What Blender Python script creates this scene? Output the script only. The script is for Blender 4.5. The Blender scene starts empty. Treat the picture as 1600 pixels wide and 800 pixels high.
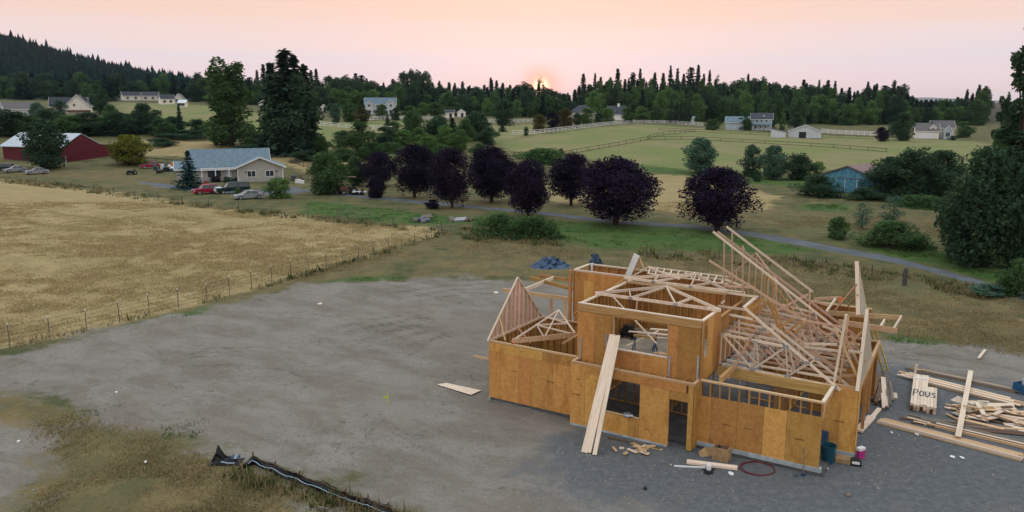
import bpy, math, random
import numpy as np
from mathutils import Vector, Matrix
random.seed(7)
RNG = np.random.default_rng(7)
S = bpy.context.scene
COL = S.collection
R = math.radians

# ------------------------------------------------------------------ camera, sky, sun, exposure
FPX = 1246.0
PIT = math.atan(242 / FPX)
HC = 15.0
cam = bpy.data.cameras.new('camera')
cam.sensor_width = 36; cam.lens = 36 * FPX / 1600
cam.clip_start = 0.5; cam.clip_end = 80000
camo = bpy.data.objects.new('camera', cam); COL.objects.link(camo)
camo.location = (0, 0, HC); camo.rotation_euler = (math.pi / 2 - PIT, 0, 0)
S.camera = camo

SUN_AZ = math.atan2(845 - 800, 1269.0)          # clockwise from +Y
SUN_EL = R(1.0)
SUN_DIR = Vector((math.sin(SUN_AZ) * math.cos(SUN_EL), math.cos(SUN_AZ) * math.cos(SUN_EL), math.sin(SUN_EL)))
W = bpy.data.worlds.new('World'); S.world = W; W.use_nodes = True
nt = W.node_tree; nt.nodes.clear()
def N(t, typ, **kw):
    n = t.nodes.new(typ)
    for k, v in kw.items():
        if k.startswith('i_'): n.inputs[k[2:].replace('_', ' ')].default_value = v
        else: setattr(n, k, v)
    return n
L = nt.links.new
tc = N(nt, 'ShaderNodeTexCoord')
sep = N(nt, 'ShaderNodeSeparateXYZ'); L(tc.outputs['Generated'], sep.inputs[0])
mp = N(nt, 'ShaderNodeMapping'); mp.inputs['Scale'].default_value = (1.2, 1.2, 26)
L(tc.outputs['Generated'], mp.inputs[0])
nz = N(nt, 'ShaderNodeTexNoise', i_Scale=1.6, i_Detail=4.0); L(mp.outputs[0], nz.inputs['Vector'])
ma = N(nt, 'ShaderNodeMath', operation='MULTIPLY_ADD'); L(nz.outputs['Fac'], ma.inputs[0]); ma.inputs[1].default_value = 0.05
L(sep.outputs['Z'], ma.inputs[2])
mb = N(nt, 'ShaderNodeMath', operation='SUBTRACT'); L(ma.outputs[0], mb.inputs[0]); mb.inputs[1].default_value = 0.025
rp = N(nt, 'ShaderNodeValToRGB'); L(mb.outputs[0], rp.inputs[0])
cr = rp.color_ramp
stops = [(0.0, (.88, .65, .66)), (.018, (.89, .69, .70)), (.045, (.80, .71, .77)), (.07, (.88, .71, .70)), (.115, (.93, .655, .55)),
         (.22, (.98, .83, .76)), (.42, (1.10, 1.12, 1.14)), (1.0, (1.08, 1.20, 1.32))]
stops = [(p_, tuple(q / 1.4 for q in c_)) for p_, c_ in stops]      # the background's strength of 1.4 gives it back
while len(cr.elements) < len(stops): cr.elements.new(.5)
for e, (p_, c_) in zip(cr.elements, stops): e.position = p_; e.color = (*c_, 1)
bg = N(nt, 'ShaderNodeBackground', i_Strength=1.4); L(rp.outputs[0], bg.inputs['Color'])
# glow and disc of the setting sun
sv = N(nt, 'ShaderNodeVectorMath', operation='DOT_PRODUCT'); L(tc.outputs['Generated'], sv.inputs[0]); sv.inputs[1].default_value = SUN_DIR
def powt(p, col, st):
    m0 = N(nt, 'ShaderNodeMath', operation='MAXIMUM'); L(sv.outputs['Value'], m0.inputs[0]); m0.inputs[1].default_value = 0
    m = N(nt, 'ShaderNodeMath', operation='POWER'); L(m0.outputs[0], m.inputs[0]); m.inputs[1].default_value = p
    m2 = N(nt, 'ShaderNodeMath', operation='MULTIPLY'); L(m.outputs[0], m2.inputs[0]); m2.inputs[1].default_value = st
    b = N(nt, 'ShaderNodeBackground'); b.inputs['Color'].default_value = (*col, 1); L(m2.outputs[0], b.inputs['Strength'])
    return b
sky = N(nt, 'ShaderNodeTexSky', sky_type='NISHITA'); sky.sun_disc = False
sky.sun_elevation = SUN_EL; sky.sun_rotation = SUN_AZ; sky.air_density = 1.0; sky.dust_density = 2.0
bs = N(nt, 'ShaderNodeBackground', i_Strength=0.012); L(sky.outputs[0], bs.inputs['Color'])
ho = N(nt, 'ShaderNodeBackground', i_Strength=1.0); ho.inputs['Color'].default_value = (1.12, .33, .17, 1)
hm0 = N(nt, 'ShaderNodeMath', operation='MAXIMUM'); L(sv.outputs['Value'], hm0.inputs[0]); hm0.inputs[1].default_value = 0
hm1 = N(nt, 'ShaderNodeMath', operation='POWER'); L(hm0.outputs[0], hm1.inputs[0]); hm1.inputs[1].default_value = 5000
hm2 = N(nt, 'ShaderNodeMath', operation='MULTIPLY'); L(hm1.outputs[0], hm2.inputs[0]); hm2.inputs[1].default_value = .85
hmx = N(nt, 'ShaderNodeMixShader'); L(hm2.outputs[0], hmx.inputs[0]); L(bg.outputs[0], hmx.inputs[1]); L(ho.outputs[0], hmx.inputs[2])
last = hmx
for b in (bs, powt(60, (1, .45, .3), .05), powt(900, (1, .25, .08), .14), powt(40000, (1, .7, .4), 3.0)):
    a = N(nt, 'ShaderNodeAddShader'); L(last.outputs[0], a.inputs[0]); L(b.outputs[0], a.inputs[1]); last = a
wo = N(nt, 'ShaderNodeOutputWorld'); L(last.outputs[0], wo.inputs['Surface'])
sl = bpy.data.lights.new('sun', 'SUN'); sl.energy = 5.0; sl.angle = R(.5); sl.color = (1, .34, .14)
so = bpy.data.objects.new('sun', sl); COL.objects.link(so)
so.rotation_euler = (-SUN_DIR).to_track_quat('-Z', 'Y').to_euler()
S.view_settings.view_transform = 'Standard'; S.view_settings.look = 'None'
S.view_settings.exposure = 0; S.view_settings.gamma = 1
S.cycles.max_bounces = 6; S.cycles.diffuse_bounces = 3; S.cycles.transparent_max_bounces = 8

# ------------------------------------------------------------------ survey: where things stand
def sstep(a, b, x):
    t = np.clip((x - a) / (b - a), 0, 1); return t * t * (3 - 2 * t)
def hz(x, y):
    """terrain height"""
    x = np.asarray(x, float); y = np.asarray(y, float)
    yy = np.maximum(y, 1.0); a = x / yy
    A = np.interp(a, [-.8, -.54, -.3, -.16, 0, .1, .25, .4, .8], [11, 10, 9, 7.5, 4.6, 4.6, 2.5, .6, .6])
    z = A * sstep(150, 350, y)
    z = z + np.clip(y - 350, 0, 350) * np.interp(a, [-.6, -.4, -.1, .1, .5], [.035, .033, .012, .006, .004])
    hl = np.interp(a, [-1.0, -.8, -.63, -.53, -.425, -.37, -.3], [134, 113, 69, 41, 14, 1, 0])
    z = z + hl * sstep(620, 1120, y)
    return z
def hs(x, y): return float(hz(x, y))
CP, SP = math.cos(PIT), math.sin(PIT)
def ray(px, py):
    a, b = px - 800, 400 - py
    return Vector((a, FPX * CP + b * SP, b * CP - FPX * SP))
def at(px, py):
    """point of the ground seen at that place of the survey photograph"""
    r = ray(px, py); r = r / r.y
    t, prev = 14.0, 14.0
    while t < 3000:
        if HC + r.z * t < hs(r.x * t, t): break
        prev = t; t *= 1.02
    lo, hi = prev, t
    for _ in range(14):
        m = (lo + hi) / 2
        if HC + r.z * m < hs(r.x * m, m): hi = m
        else: lo = m
    return Vector((r.x * hi, hi, hs(r.x * hi, hi)))
def at_d(px, D):
    x = (px - 800) / 1269.0 * D
    return Vector((x, D, hs(x, D)))
def ztop(p, py, px=None):
    r = ray(px if px is not None else 800 + p.x / p.y * 1269, py); return HC + r.z / r.y * p.y
def mpp(p):          # metres per photo pixel at that point
    return (p.y * CP - (p.z - HC) * SP) / FPX

# ------------------------------------------------------------------ materials
def newmat(name):
    m = bpy.data.materials.new(name); m.use_nodes = True
    t = m.node_tree; b = t.nodes['Principled BSDF']; return m, t, b
def mixc(t, fac, c1, c2, mode='MIX'):
    n = t.nodes.new('ShaderNodeMix'); n.data_type = 'RGBA'; n.blend_type = mode
    for sock, v in ((n.inputs[0], fac), (n.inputs[6], c1), (n.inputs[7], c2)):
        if isinstance(v, bpy.types.NodeSocket): t.links.new(v, sock)
        elif isinstance(v, (tuple, list)): sock.default_value = (*v[:3], 1)
        else: sock.default_value = v
    return n.outputs[2]
def noise(t, scale, detail=3, vec=None, rough=.55, dist=0):
    n = t.nodes.new('ShaderNodeTexNoise'); n.inputs['Scale'].default_value = scale; n.inputs['Detail'].default_value = detail
    n.inputs['Roughness'].default_value = rough; n.inputs['Distortion'].default_value = dist
    if vec is not None: t.links.new(vec, n.inputs['Vector'])
    return n.outputs['Fac']
def mrange(t, v, a, b, c=0., d=1.):
    n = t.nodes.new('ShaderNodeMapRange'); n.interpolation_type = 'SMOOTHSTEP'
    t.links.new(v, n.inputs[0])
    for i, q in enumerate((a, b, c, d)): n.inputs[i + 1].default_value = q
    return n.outputs[0]
def mth(t, op, a, b=None, c=None):
    n = t.nodes.new('ShaderNodeMath'); n.operation = op
    for i, v in enumerate((a, b, c)):
        if v is None: continue
        if isinstance(v, bpy.types.NodeSocket): t.links.new(v, n.inputs[i])
        else: n.inputs[i].default_value = v
    return n.outputs[0]
def wpos(t, scale=(1, 1, 1), rot=0, off=None):
    g = t.nodes.new('ShaderNodeNewGeometry'); m = t.nodes.new('ShaderNodeMapping')
    m.inputs['Rotation'].default_value = (0, 0, rot); t.links.new(g.outputs['Position'], m.inputs[0])
    k = t.nodes.new('ShaderNodeMapping'); k.inputs['Scale'].default_value = scale; t.links.new(m.outputs[0], k.inputs[0]); return k.outputs[0]
def orand(t): return t.nodes.new('ShaderNodeObjectInfo').outputs['Random']
def bump(t, b, h, st=.3, d=.02):
    n = t.nodes.new('ShaderNodeBump'); n.inputs['Strength'].default_value = st; n.inputs['Distance'].default_value = d
    t.links.new(h, n.inputs['Height']); t.links.new(n.outputs[0], b.inputs['Normal'])
def plain(name, col, rough=.6, var=.25, scale=4., metal=0., rnd=.25, alt=None, spec=.3):
    m, t, b = newmat(name)
    alt = alt or tuple(c * (1 - var) for c in col)
    f = noise(t, scale, 4, wpos(t))
    c = mixc(t, mrange(t, f, .35, .65), col, alt)
    v = mth(t, 'MULTIPLY_ADD', orand(t), rnd, 1 - rnd / 2)
    h = t.nodes.new('ShaderNodeHueSaturation'); t.links.new(c, h.inputs['Color']); t.links.new(v, h.inputs['Value'])
    t.links.new(h.outputs[0], b.inputs['Base Color'])
    b.inputs['Roughness'].default_value = rough; b.inputs['Metallic'].default_value = metal
    b.inputs['Specular IOR Level'].default_value = spec
    return m
def wood(name, c1, c2, rnd=.35):
    """sawn lumber: grain runs along local X of the unit bar"""
    m, t, b = newmat(name)
    tcn = t.nodes.new('ShaderNodeTexCoord'); mpn = t.nodes.new('ShaderNodeMapping'); mpn.inputs['Scale'].default_value = (2.2, 3, 3)
    t.links.new(tcn.outputs['Object'], mpn.inputs[0])
    add = t.nodes.new('ShaderNodeVectorMath'); add.operation = 'ADD'; t.links.new(mpn.outputs[0], add.inputs[0])
    r = orand(t); s = mth(t, 'MULTIPLY', r, 37.); cmb = t.nodes.new('ShaderNodeCombineXYZ')
    for i in range(3): t.links.new(s, cmb.inputs[i])
    t.links.new(cmb.outputs[0], add.inputs[1])
    f = noise(t, 2.2, 5, add.outputs[0], .65)
    c = mixc(t, mrange(t, f, .36, .66), c1, c2)
    f3 = noise(t, 9, 2, wpos(t))
    c = mixc(t, mrange(t, f3, .62, .78, 0, .5), c, tuple(q * .55 for q in c2))
    v = mth(t, 'MULTIPLY_ADD', r, rnd, 1 - rnd / 2)
    r2 = mth(t, 'FRACT', mth(t, 'MULTIPLY', r, 7.31)); hu = mth(t, 'MULTIPLY_ADD', r2, .018, .491)
    h = t.nodes.new('ShaderNodeHueSaturation'); t.links.new(c, h.inputs['Color']); t.links.new(v, h.inputs['Value']); t.links.new(hu, h.inputs['Hue'])
    t.links.new(h.outputs[0], b.inputs['Base Color']); b.inputs['Roughness'].default_value = .75; b.inputs['Specular IOR Level'].default_value = .2
    return m
def osb(name, c1, c2, c3):
    m, t, b = newmat(name)
    p = wpos(t)
    vo = t.nodes.new('ShaderNodeTexVoronoi'); vo.inputs['Scale'].default_value = 8; t.links.new(p, vo.inputs['Vector'])
    sx = t.nodes.new('ShaderNodeSeparateColor'); t.links.new(vo.outputs['Color'], sx.inputs[0])
    c = mixc(t, mrange(t, sx.outputs[0], .1, .9), c1, c2)
    f = noise(t, 1.3, 4, wpos(t, (1.6, 1.6, .5)), .65)
    c = mixc(t, mrange(t, f, .50, .66, 0, .7), c, c3)
    ft = noise(t, 30, 3, p)
    c = mixc(t, mrange(t, ft, .55, .8, 0, .5), c, tuple(q * .5 for q in c3))
    r = orand(t); v = mth(t, 'MULTIPLY_ADD', r, .46, .80)
    r2 = mth(t, 'FRACT', mth(t, 'MULTIPLY', r, 5.77)); hu = mth(t, 'MULTIPLY_ADD', r2, .014, .491)
    h = t.nodes.new('ShaderNodeHueSaturation'); t.links.new(c, h.inputs['Color']); t.links.new(v, h.inputs['Value']); t.links.new(hu, h.inputs['Hue'])
    t.links.new(h.outputs[0], b.inputs['Base Color']); b.inputs['Roughness'].default_value = .6; b.inputs['Specular IOR Level'].default_value = .25
    bump(t, b, sx.outputs[0], .2, .004)
    return m
def leafmat(name, c1, c2, trans=.25, rnd=.35):
    m = bpy.data.materials.new(name); m.use_nodes = True; t = m.node_tree; t.nodes.clear()
    at_ = t.nodes.new('ShaderNodeAttribute'); at_.attribute_name = 'tone'
    c = mixc(t, at_.outputs['Fac'], c1, c2)
    v = mth(t, 'MULTIPLY_ADD', orand(t), rnd, 1 - rnd / 2)
    h = t.nodes.new('ShaderNodeHueSaturation'); t.links.new(c, h.inputs['Color']); t.links.new(v, h.inputs['Value'])
    d = t.nodes.new('ShaderNodeBsdfDiffuse'); t.links.new(h.outputs[0], d.inputs[0])
    tr = t.nodes.new('ShaderNodeBsdfTranslucent'); t.links.new(h.outputs[0], tr.inputs[0])
    mx = t.nodes.new('ShaderNodeMixShader'); mx.inputs[0].default_value = trans
    t.links.new(d.outputs[0], mx.inputs[1]); t.links.new(tr.outputs[0], mx.inputs[2])
    o = t.nodes.new('ShaderNodeOutputMaterial'); t.links.new(mx.outputs[0], o.inputs[0])
    return m
M = dict(
    lumber=wood('sawn_lumber', (.64, .45, .27), (.47, .28, .14)),
    pale=wood('fresh_lumber', (.76, .63, .50), (.60, .46, .34)),
    pink=wood('fir_lumber', (.64, .44, .33), (.47, .28, .18)),
    stud=wood('stud_lumber', (.50, .28, .10), (.33, .16, .05)),
    glulam=wood('glulam', (.55, .36, .14), (.42, .24, .08), .2),
    dark_wood=wood('weathered_wood', (.15, .09, .055), (.07, .045, .03)),
    grey_wood=wood('grey_wood', (.20, .17, .14), (.11, .09, .075)),
    osb=osb('sheathing_board', (.56, .305, .088), (.49, .255, .066), (.38, .175, .042)),
    osb_red=osb('sheathing_board_upper', (.48, .24, .070), (.42, .20, .056), (.33, .145, .038)),
    osb_pale=plain('gable_sheathing', (.44, .38, .29), .7, .25, 8),
    ply=plain('floor_plywood', (.40, .34, .26), .8, .3, 1.2),
    concrete=plain('concrete', (.44, .50, .53), .85, .3, 3),
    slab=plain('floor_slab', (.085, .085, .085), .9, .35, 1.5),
    steel=plain('galvanised_steel', (.55, .58, .62), .35, .2, 6, .7),
    dark_metal=plain('dark_metal', (.05, .055, .06), .5, .3, 6, .5),
    post_metal=plain('post_green_metal', (.10, .11, .105), .6, .3, 6),
    ink=plain('dark_ink', (.03, .05, .08), .8, .1, 3, rnd=0),
    stamp=plain('stamp_ink', (.09, .045, .015), .9, .1, 3, rnd=0),
    hose=plain('dark_red_rubber', (.16, .02, .03), .6, .2), red=plain('red_plastic', (.55, .03, .03), .5, .2), orange=plain('orange_plastic', (.75, .2, .07), .5, .2),
    blue=plain('blue_plastic', (.02, .10, .22), .45, .2), teal=plain('teal_plastic', (.012, .075, .11), .45, .2),
    horse=plain('blue_steel', (.03, .07, .20), .5, .2),
    yellow=plain('yellow_fibreglass', (.55, .40, .06), .5, .2), lime=plain('lime_paint', (.45, .62, .10), .5, .2),
    white=plain('white_paint', (.78, .78, .78), .5, .1, 3, rnd=.05), offwhite=plain('off_white_plastic', (.6, .64, .68), .6, .2),
    paper=plain('brown_paper', (.40, .26, .13), .85, .3, 5), pinkp=plain('magenta_print', (.5, .04, .25), .5, .2),
    black=plain('black_plastic', (.015, .017, .02), .45, .3), tarp=plain('blue_tarp', (.02, .05, .11), .4, .5, 3, alt=(.05, .10, .17)),
    silt=plain('silt_fabric', (.012, .014, .016), .55, .4, 5), cord=plain('blue_white_cord', (.35, .45, .55), .6, .1),
    tyre=plain('tyre_rubber', (.015, .015, .015), .85, .2), rim=plain('wheel_rim', (.35, .36, .38), .35, .1, 3, .6),
    glass=plain('dark_glass', (.03, .045, .055), .06, .2, 2, spec=.6), lamp=plain('lamp_lens', (.7, .72, .72), .15, .1),
    barn=plain('barn_red', (.125, .014, .024), .75, .25, 1), tin=plain('tin_roof', (.46, .52, .58), .4, .15, 1.5, .2),
    slate=plain('blue_grey_shingle', (.16, .23, .28), .85, .25, 2), dark_roof=plain('dark_shingle', (.055, .06, .075), .85, .3, 2),
    brown_roof=plain('brown_grey_shingle', (.13, .12, .12), .85, .25, 2), beige=plain('beige_siding', (.42, .41, .37), .8, .12, 1.5),
    cream=plain('cream_siding', (.74, .70, .62), .75, .08, 1), pale_blue=plain('pale_blue_siding', (.48, .56, .62), .7, .1, 1),
    shed_blue=plain('faded_blue_boards', (.045, .19, .30), .8, .4, 2.5, alt=(.12, .29, .38)), rust=plain('rusty_roof', (.16, .07, .07), .7, .5, 2, alt=(.24, .17, .17)),
    trunk=plain('tree_bark', (.06, .045, .035), .95, .35, 8), pole=plain('weathered_post', (.085, .08, .075), .9, .3, 6),
    rail=plain('brown_rail', (.13, .105, .07), .9, .3, 3), carred=plain('car_red', (.28, .010, .035), .25, .1, 2, spec=.5),
    cargreen=plain('car_dark_green', (.012, .028, .03), .2, .1, 2, spec=.5), carsilver=plain('car_silver', (.32, .35, .38), .25, .1, 2, .3),
    brush=plain('dry_brush', (.17, .11, .08), .9, .5, 6),
    plum=leafmat('plum_leaves', (0.0115, 0.0092, 0.0184), (0.0460, 0.0310, 0.0644), .15),
    leaf=leafmat('green_leaves', (0.0363, 0.0758, 0.0351), (0.1286, 0.2224, 0.0743), .3),
    leaf_dark=leafmat('dark_green_leaves', (0.0254, 0.0520, 0.0343), (0.0837, 0.1430, 0.0715), .3),
    leaf_light=leafmat('light_green_leaves', (0.0590, 0.1222, 0.0380), (0.1837, 0.3019, 0.0891), .3),
    leaf_yellow=leafmat('yellow_green_leaves', (0.0660, 0.0825, 0.0132), (0.2420, 0.2530, 0.0440)),
    leaf_blue=leafmat('blue_green_leaves', (0.0450, 0.0990, 0.0700), (0.1438, 0.2338, 0.1500), .3),
    needle=leafmat('conifer_needles', (0.0144, 0.0321, 0.0263), (0.0499, 0.0840, 0.0564), .15, .5),
    needle_blue=leafmat('spruce_needles', (0.0120, 0.0384, 0.0432), (0.0408, 0.0936, 0.0960), .15),
    hill_needle=leafmat('hill_conifer_needles', (.006, .016, .018), (.016, .034, .034), .1, .3),
    rust_leaf=leafmat('olive_bronze_leaves', (0.0605, 0.0605, 0.0220), (0.1650, 0.1375, 0.0495), .35),
    straw=leafmat('straw_blades', (.34, .265, .125), (.56, .455, .255), .45), weed=leafmat('weed_blades', (.035, .055, .02), (.12, .14, .05), .3),
    drybl=leafmat('dull_brown_blades', (.15, .125, .062), (.35, .28, .15), .4), greenbl=leafmat('lush_blades', (.045, .095, .03), (.12, .20, .065), .4),
)

# ------------------------------------------------------------------ mesh helpers
class MB:
    def __init__(s): s.v = []; s.f = []; s.mi = []
    def add(s, vs, fs, mi=0):
        n = len(s.v); s.v += [tuple(q) for q in vs]; s.f += [tuple(i + n for i in f) for f in fs]; s.mi += [mi] * len(fs); return s
    def box(s, c, d, mi=0, rz=0):
        hx, hy, h_ = d[0] / 2, d[1] / 2, d[2] / 2; cs, sn = math.cos(rz), math.sin(rz)
        vs = []
        for z in (-h_, h_):
            for x, y in ((-hx, -hy), (hx, -hy), (hx, hy), (-hx, hy)):
                vs.append((c[0] + x * cs - y * sn, c[1] + x * sn + y * cs, c[2] + z))
        return s.add(vs, [(0, 3, 2, 1), (4, 5, 6, 7), (0, 1, 5, 4), (1, 2, 6, 5), (2, 3, 7, 6), (3, 0, 4, 7)], mi)
    def bar(s, p, q, w, h, mi=0, up=(0, 0, 1)):
        p, q = Vector(p), Vector(q); d = (q - p).normalized(); u = Vector(up)
        if abs(d.dot(u)) > .98: u = Vector((1, 0, 0))
        a = d.cross(u).normalized() * w / 2; b = a.cross(d).normalized() * h / 2
        vs = [p - a - b, p + a - b, p + a + b, p - a + b, q - a - b, q + a - b, q + a + b, q - a + b]
        return s.add(vs, [(0, 3, 2, 1), (4, 5, 6, 7), (0, 1, 5, 4), (1, 2, 6, 5), (2, 3, 7, 6), (3, 0, 4, 7)], mi)
    def prism(s, poly, vec, mi=0):
        n = len(poly); vec = Vector(vec); vs = [Vector(p) for p in poly] + [Vector(p) + vec for p in poly]
        return s.add(vs, [tuple(range(n))[::-1], tuple(range(n, 2 * n))] + [(i, (i + 1) % n, n + (i + 1) % n, n + i) for i in range(n)], mi)
    def tube(s, pts, rad, n=6, mi=0):
        pts = [Vector(p) for p in pts]; rings = []
        rad = rad if isinstance(rad, (list, tuple)) else [rad] * len(pts)
        vs = []
        for i, p in enumerate(pts):
            d = (pts[min(i + 1, len(pts) - 1)] - pts[max(i - 1, 0)]).normalized()
            u = Vector((0, 0, 1)) if abs(d.z) < .9 else Vector((1, 0, 0))
            a = d.cross(u).normalized(); b = a.cross(d)
            for k in range(n):
                t = 2 * math.pi * k / n; vs.append(p + (a * math.cos(t) + b * math.sin(t)) * rad[i])
        fs = []
        for i in range(len(pts) - 1):
            for k in range(n):
                fs.append((i * n + k, i * n + (k + 1) % n, (i + 1) * n + (k + 1) % n, (i + 1) * n + k))
        fs += [tuple(range(n))[::-1], tuple(range((len(pts) - 1) * n, len(pts) * n))]
        return s.add(vs, fs, mi)
    def lathe(s, prof, c=(0, 0, 0), n=16, mi=0):
        vs = []
        for r, z in prof:
            for k in range(n):
                t = 2 * math.pi * k / n; vs.append((c[0] + r * math.cos(t), c[1] + r * math.sin(t), c[2] + z))
        fs = [(i * n + k, i * n + (k + 1) % n, (i + 1) * n + (k + 1) % n, (i + 1) * n + k) for i in range(len(prof) - 1) for k in range(n)]
        fs += [tuple(range(n))[::-1], tuple(range((len(prof) - 1) * n, len(prof) * n))]
        return s.add(vs, fs, mi)
    def mesh(s, name, mats):
        me = bpy.data.meshes.new(name); me.from_pydata(s.v, [], s.f)
        for m in (mats if isinstance(mats, (list, tuple)) else [mats]): me.materials.append(m)
        if any(s.mi): me.polygons.foreach_set('material_index', s.mi)
        me.update(); return me
    def build(s, name, mats, parent=None):
        o = bpy.data.objects.new(name, s.mesh(name, mats)); COL.objects.link(o)
        if parent: o.parent = parent
        return o
def tag(o, label=None, cat=None, group=None, kind=None):
    if label: o['label'] = label
    if cat: o['category'] = cat
    if group: o['group'] = group
    if kind: o['kind'] = kind
    return o
def thing(name, label, cat, loc=(0, 0, 0), rz=0, group=None):
    o = bpy.data.objects.new(name, None); COL.objects.link(o); o.empty_display_size = .3
    o.location = loc; o.rotation_euler = (0, 0, rz); return tag(o, label, cat, group)
UNIT = {}
def unit(key):
    if key not in UNIT: UNIT[key] = MB().box((0, 0, 0), (1, 1, 1)).mesh('bar_' + key, M[key])
    return UNIT[key]
def stick(name, p, q, w, h, mat, parent=None, up=(0, 0, 1)):
    """bar from p to q; w across, h in the up direction; shares one unit mesh per material"""
    p, q = Vector(p), Vector(q); d = q - p; l = d.length; d = d / l; u = Vector(up)
    if abs(d.dot(u)) > .98: u = Vector((0, 1, 0))
    a = u.cross(d).normalized(); b = d.cross(a).normalized(); c = (p + q) / 2
    o = bpy.data.objects.new(name, unit(mat)); COL.objects.link(o)
    if parent: o.parent = parent
    o.matrix_basis = Matrix(((d.x * l, a.x * w, b.x * h, c.x), (d.y * l, a.y * w, b.y * h, c.y), (d.z * l, a.z * w, b.z * h, c.z), (0, 0, 0, 1)))
    return o
def slab(name, c, d, mat, parent=None, rz=0):
    o = bpy.data.objects.new(name, unit(mat)); COL.objects.link(o)
    if parent: o.parent = parent
    o.location = c; o.scale = d; o.rotation_euler = (0, 0, rz); return o
def copy_tree(o, parent=None):
    c = o.copy(); COL.objects.link(c)
    if parent: c.parent = parent
    for ch in list(o.children): copy_tree(ch, c)
    return c
def npmesh(name, V, F, mats, tone=None, mi=None):
    """numpy quads or triangles to a mesh"""
    me = bpy.data.meshes.new(name); k = F.shape[1]
    me.vertices.add(len(V)); me.vertices.foreach_set('co', V.astype(np.float32).ravel())
    me.loops.add(F.size); me.loops.foreach_set('vertex_index', F.astype(np.int32).ravel())
    me.polygons.add(len(F)); me.polygons.foreach_set('loop_start', np.arange(0, F.size, k, dtype=np.int32))
    for m in mats: me.materials.append(m)
    if mi is not None: me.polygons.foreach_set('material_index', mi.astype(np.int32))
    if tone is not None:
        a = me.attributes.new('tone', 'FLOAT', 'POINT'); a.data.foreach_set('value', tone.astype(np.float32))
    me.update(calc_edges=True); return me

# ------------------------------------------------------------------ ground: one fine sheet, split into its fields
ZONES = {
 'dirt': [[(-150,560),(0,553),(60,541),(130,526),(230,503),(330,489),(420,465),(480,449),(560,438),(640,436),(720,432),(800,436),(900,442),(1000,470),(1200,505),(1340,524),(1440,537),(1600,553),(1800,570),(2000,900),(660,900),(640,806),(560,778),(470,750),(420,733),(350,706),(300,690),(250,670),(190,652),(110,636),(0,608),(-150,585)], [(-150,648),(20,655),(70,690),(110,735),(60,790),(20,830),(-150,860)], [(470,790),(560,800),(600,830),(480,850)]],
 'gravel': [[(880,645),(868,680),(838,705),(812,740),(850,768),(930,788),(1000,806),(1080,870),(1900,900),(1900,640),(1600,606),(1500,590),(1420,575),(1360,562),(1200,560),(1000,560)]],
 'dry': [[(-200,290),(0,279),(100,291),(250,312),(330,324),(440,337),(560,350),(640,354),(700,363),(640,382),(480,427),(320,472),(160,514),(0,547),(-200,604)],
         [(180,222),(330,213),(420,236),(500,243),(560,250),(560,264),(480,268),(440,258),(290,246),(200,240)],
         [(1010,274),(1070,272),(1150,290),(1215,306),(1190,326),(1120,338),(1020,328)], [(870,290),(1000,296),(1000,330),(860,316)]],
 'brown': [[(560,434),(640,430),(700,378),(760,372),(860,380),(1000,402),(1180,397),(1400,422),(1520,446),(1700,480),(1700,575),(1440,534),(1340,522),(1000,450),(880,432),(790,436)],
           [(0,545),(160,513),(320,470),(480,425),(640,380),(700,364),(715,372),(660,402),(560,432),(470,446),(330,482),(130,520),(0,550)],
           [(-150,600),(0,612),(110,640),(250,674),(350,709),(470,755),(640,806),(640,900),(-150,900)],
           [(0,268),(200,262),(330,285),(330,298),(240,296),(120,280),(0,276)], [(620,300),(860,318),(860,332),(640,312)], [(680,322),(960,352),(940,362),(700,334)],
           [(1000,300),(1250,330),(1480,340),(1620,350),(1620,378),(1450,374),(1290,370),(1170,350),(1000,332),(860,316),(870,300)]],
 'green': [[(480,314),(600,326),(720,340),(860,344),(1000,354),(1080,358),(1180,372),(1280,392),(1240,398),(1100,392),(950,388),(860,376),(760,352),(640,350),(560,345),(480,332)],
           [(1290,374),(1400,391),(1500,392),(1640,402),(1640,445),(1540,440),(1480,420),(1400,402)],
           [(130,526),(200,508),(320,484),(335,492),(240,508),(140,534)], [(500,440),(560,432),(640,431),(640,439),(560,443)], [(1385,524),(1470,530),(1460,545),(1390,540)],
           [(1000,258),(1120,270),(1250,276),(1480,300),(1470,318),(1250,296),(1080,276),(1000,266)], [(200,640),(250,634),(260,650),(215,650)], [(270,655),(320,655),(315,666),(280,664)],
           [(1255,318),(1330,318),(1330,330),(1260,328)]],
 'pasture': [[(770,221),(900,203),(1000,194),(1200,207),(1340,213),(1540,222),(1570,240),(1500,268),(1370,264),(1230,268),(1120,268),(1000,260),(880,243),(800,236)],
             [(180,160),(330,165),(420,180),(520,190),(640,190),(760,195),(860,193),(860,205),(780,222),(600,226),(540,232),(440,238),(330,212),(250,197),(190,182)]],
 'lane': [[(455,292),(480,296),(560,305),(640,312),(700,318),(830,330),(960,345),(1080,352),(1180,363),(1300,384),(1400,404),(1480,424),(1560,446),(1620,462),(1700,490),(1700,505),(1600,470),(1530,446),(1470,431),(1400,412),(1300,393),(1180,370),(1080,357),(960,349.5),(830,334),(700,322),(640,316),(560,309),(480,300),(440,297)],
          [(205,283),(290,290),(400,296),(470,292),(470,302),(400,306),(330,302),(250,293)]],
}
ZW = {k: [np.array([tuple(at(*p))[:2] for p in poly]) for poly in polys] for k, polys in ZONES.items()}
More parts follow.
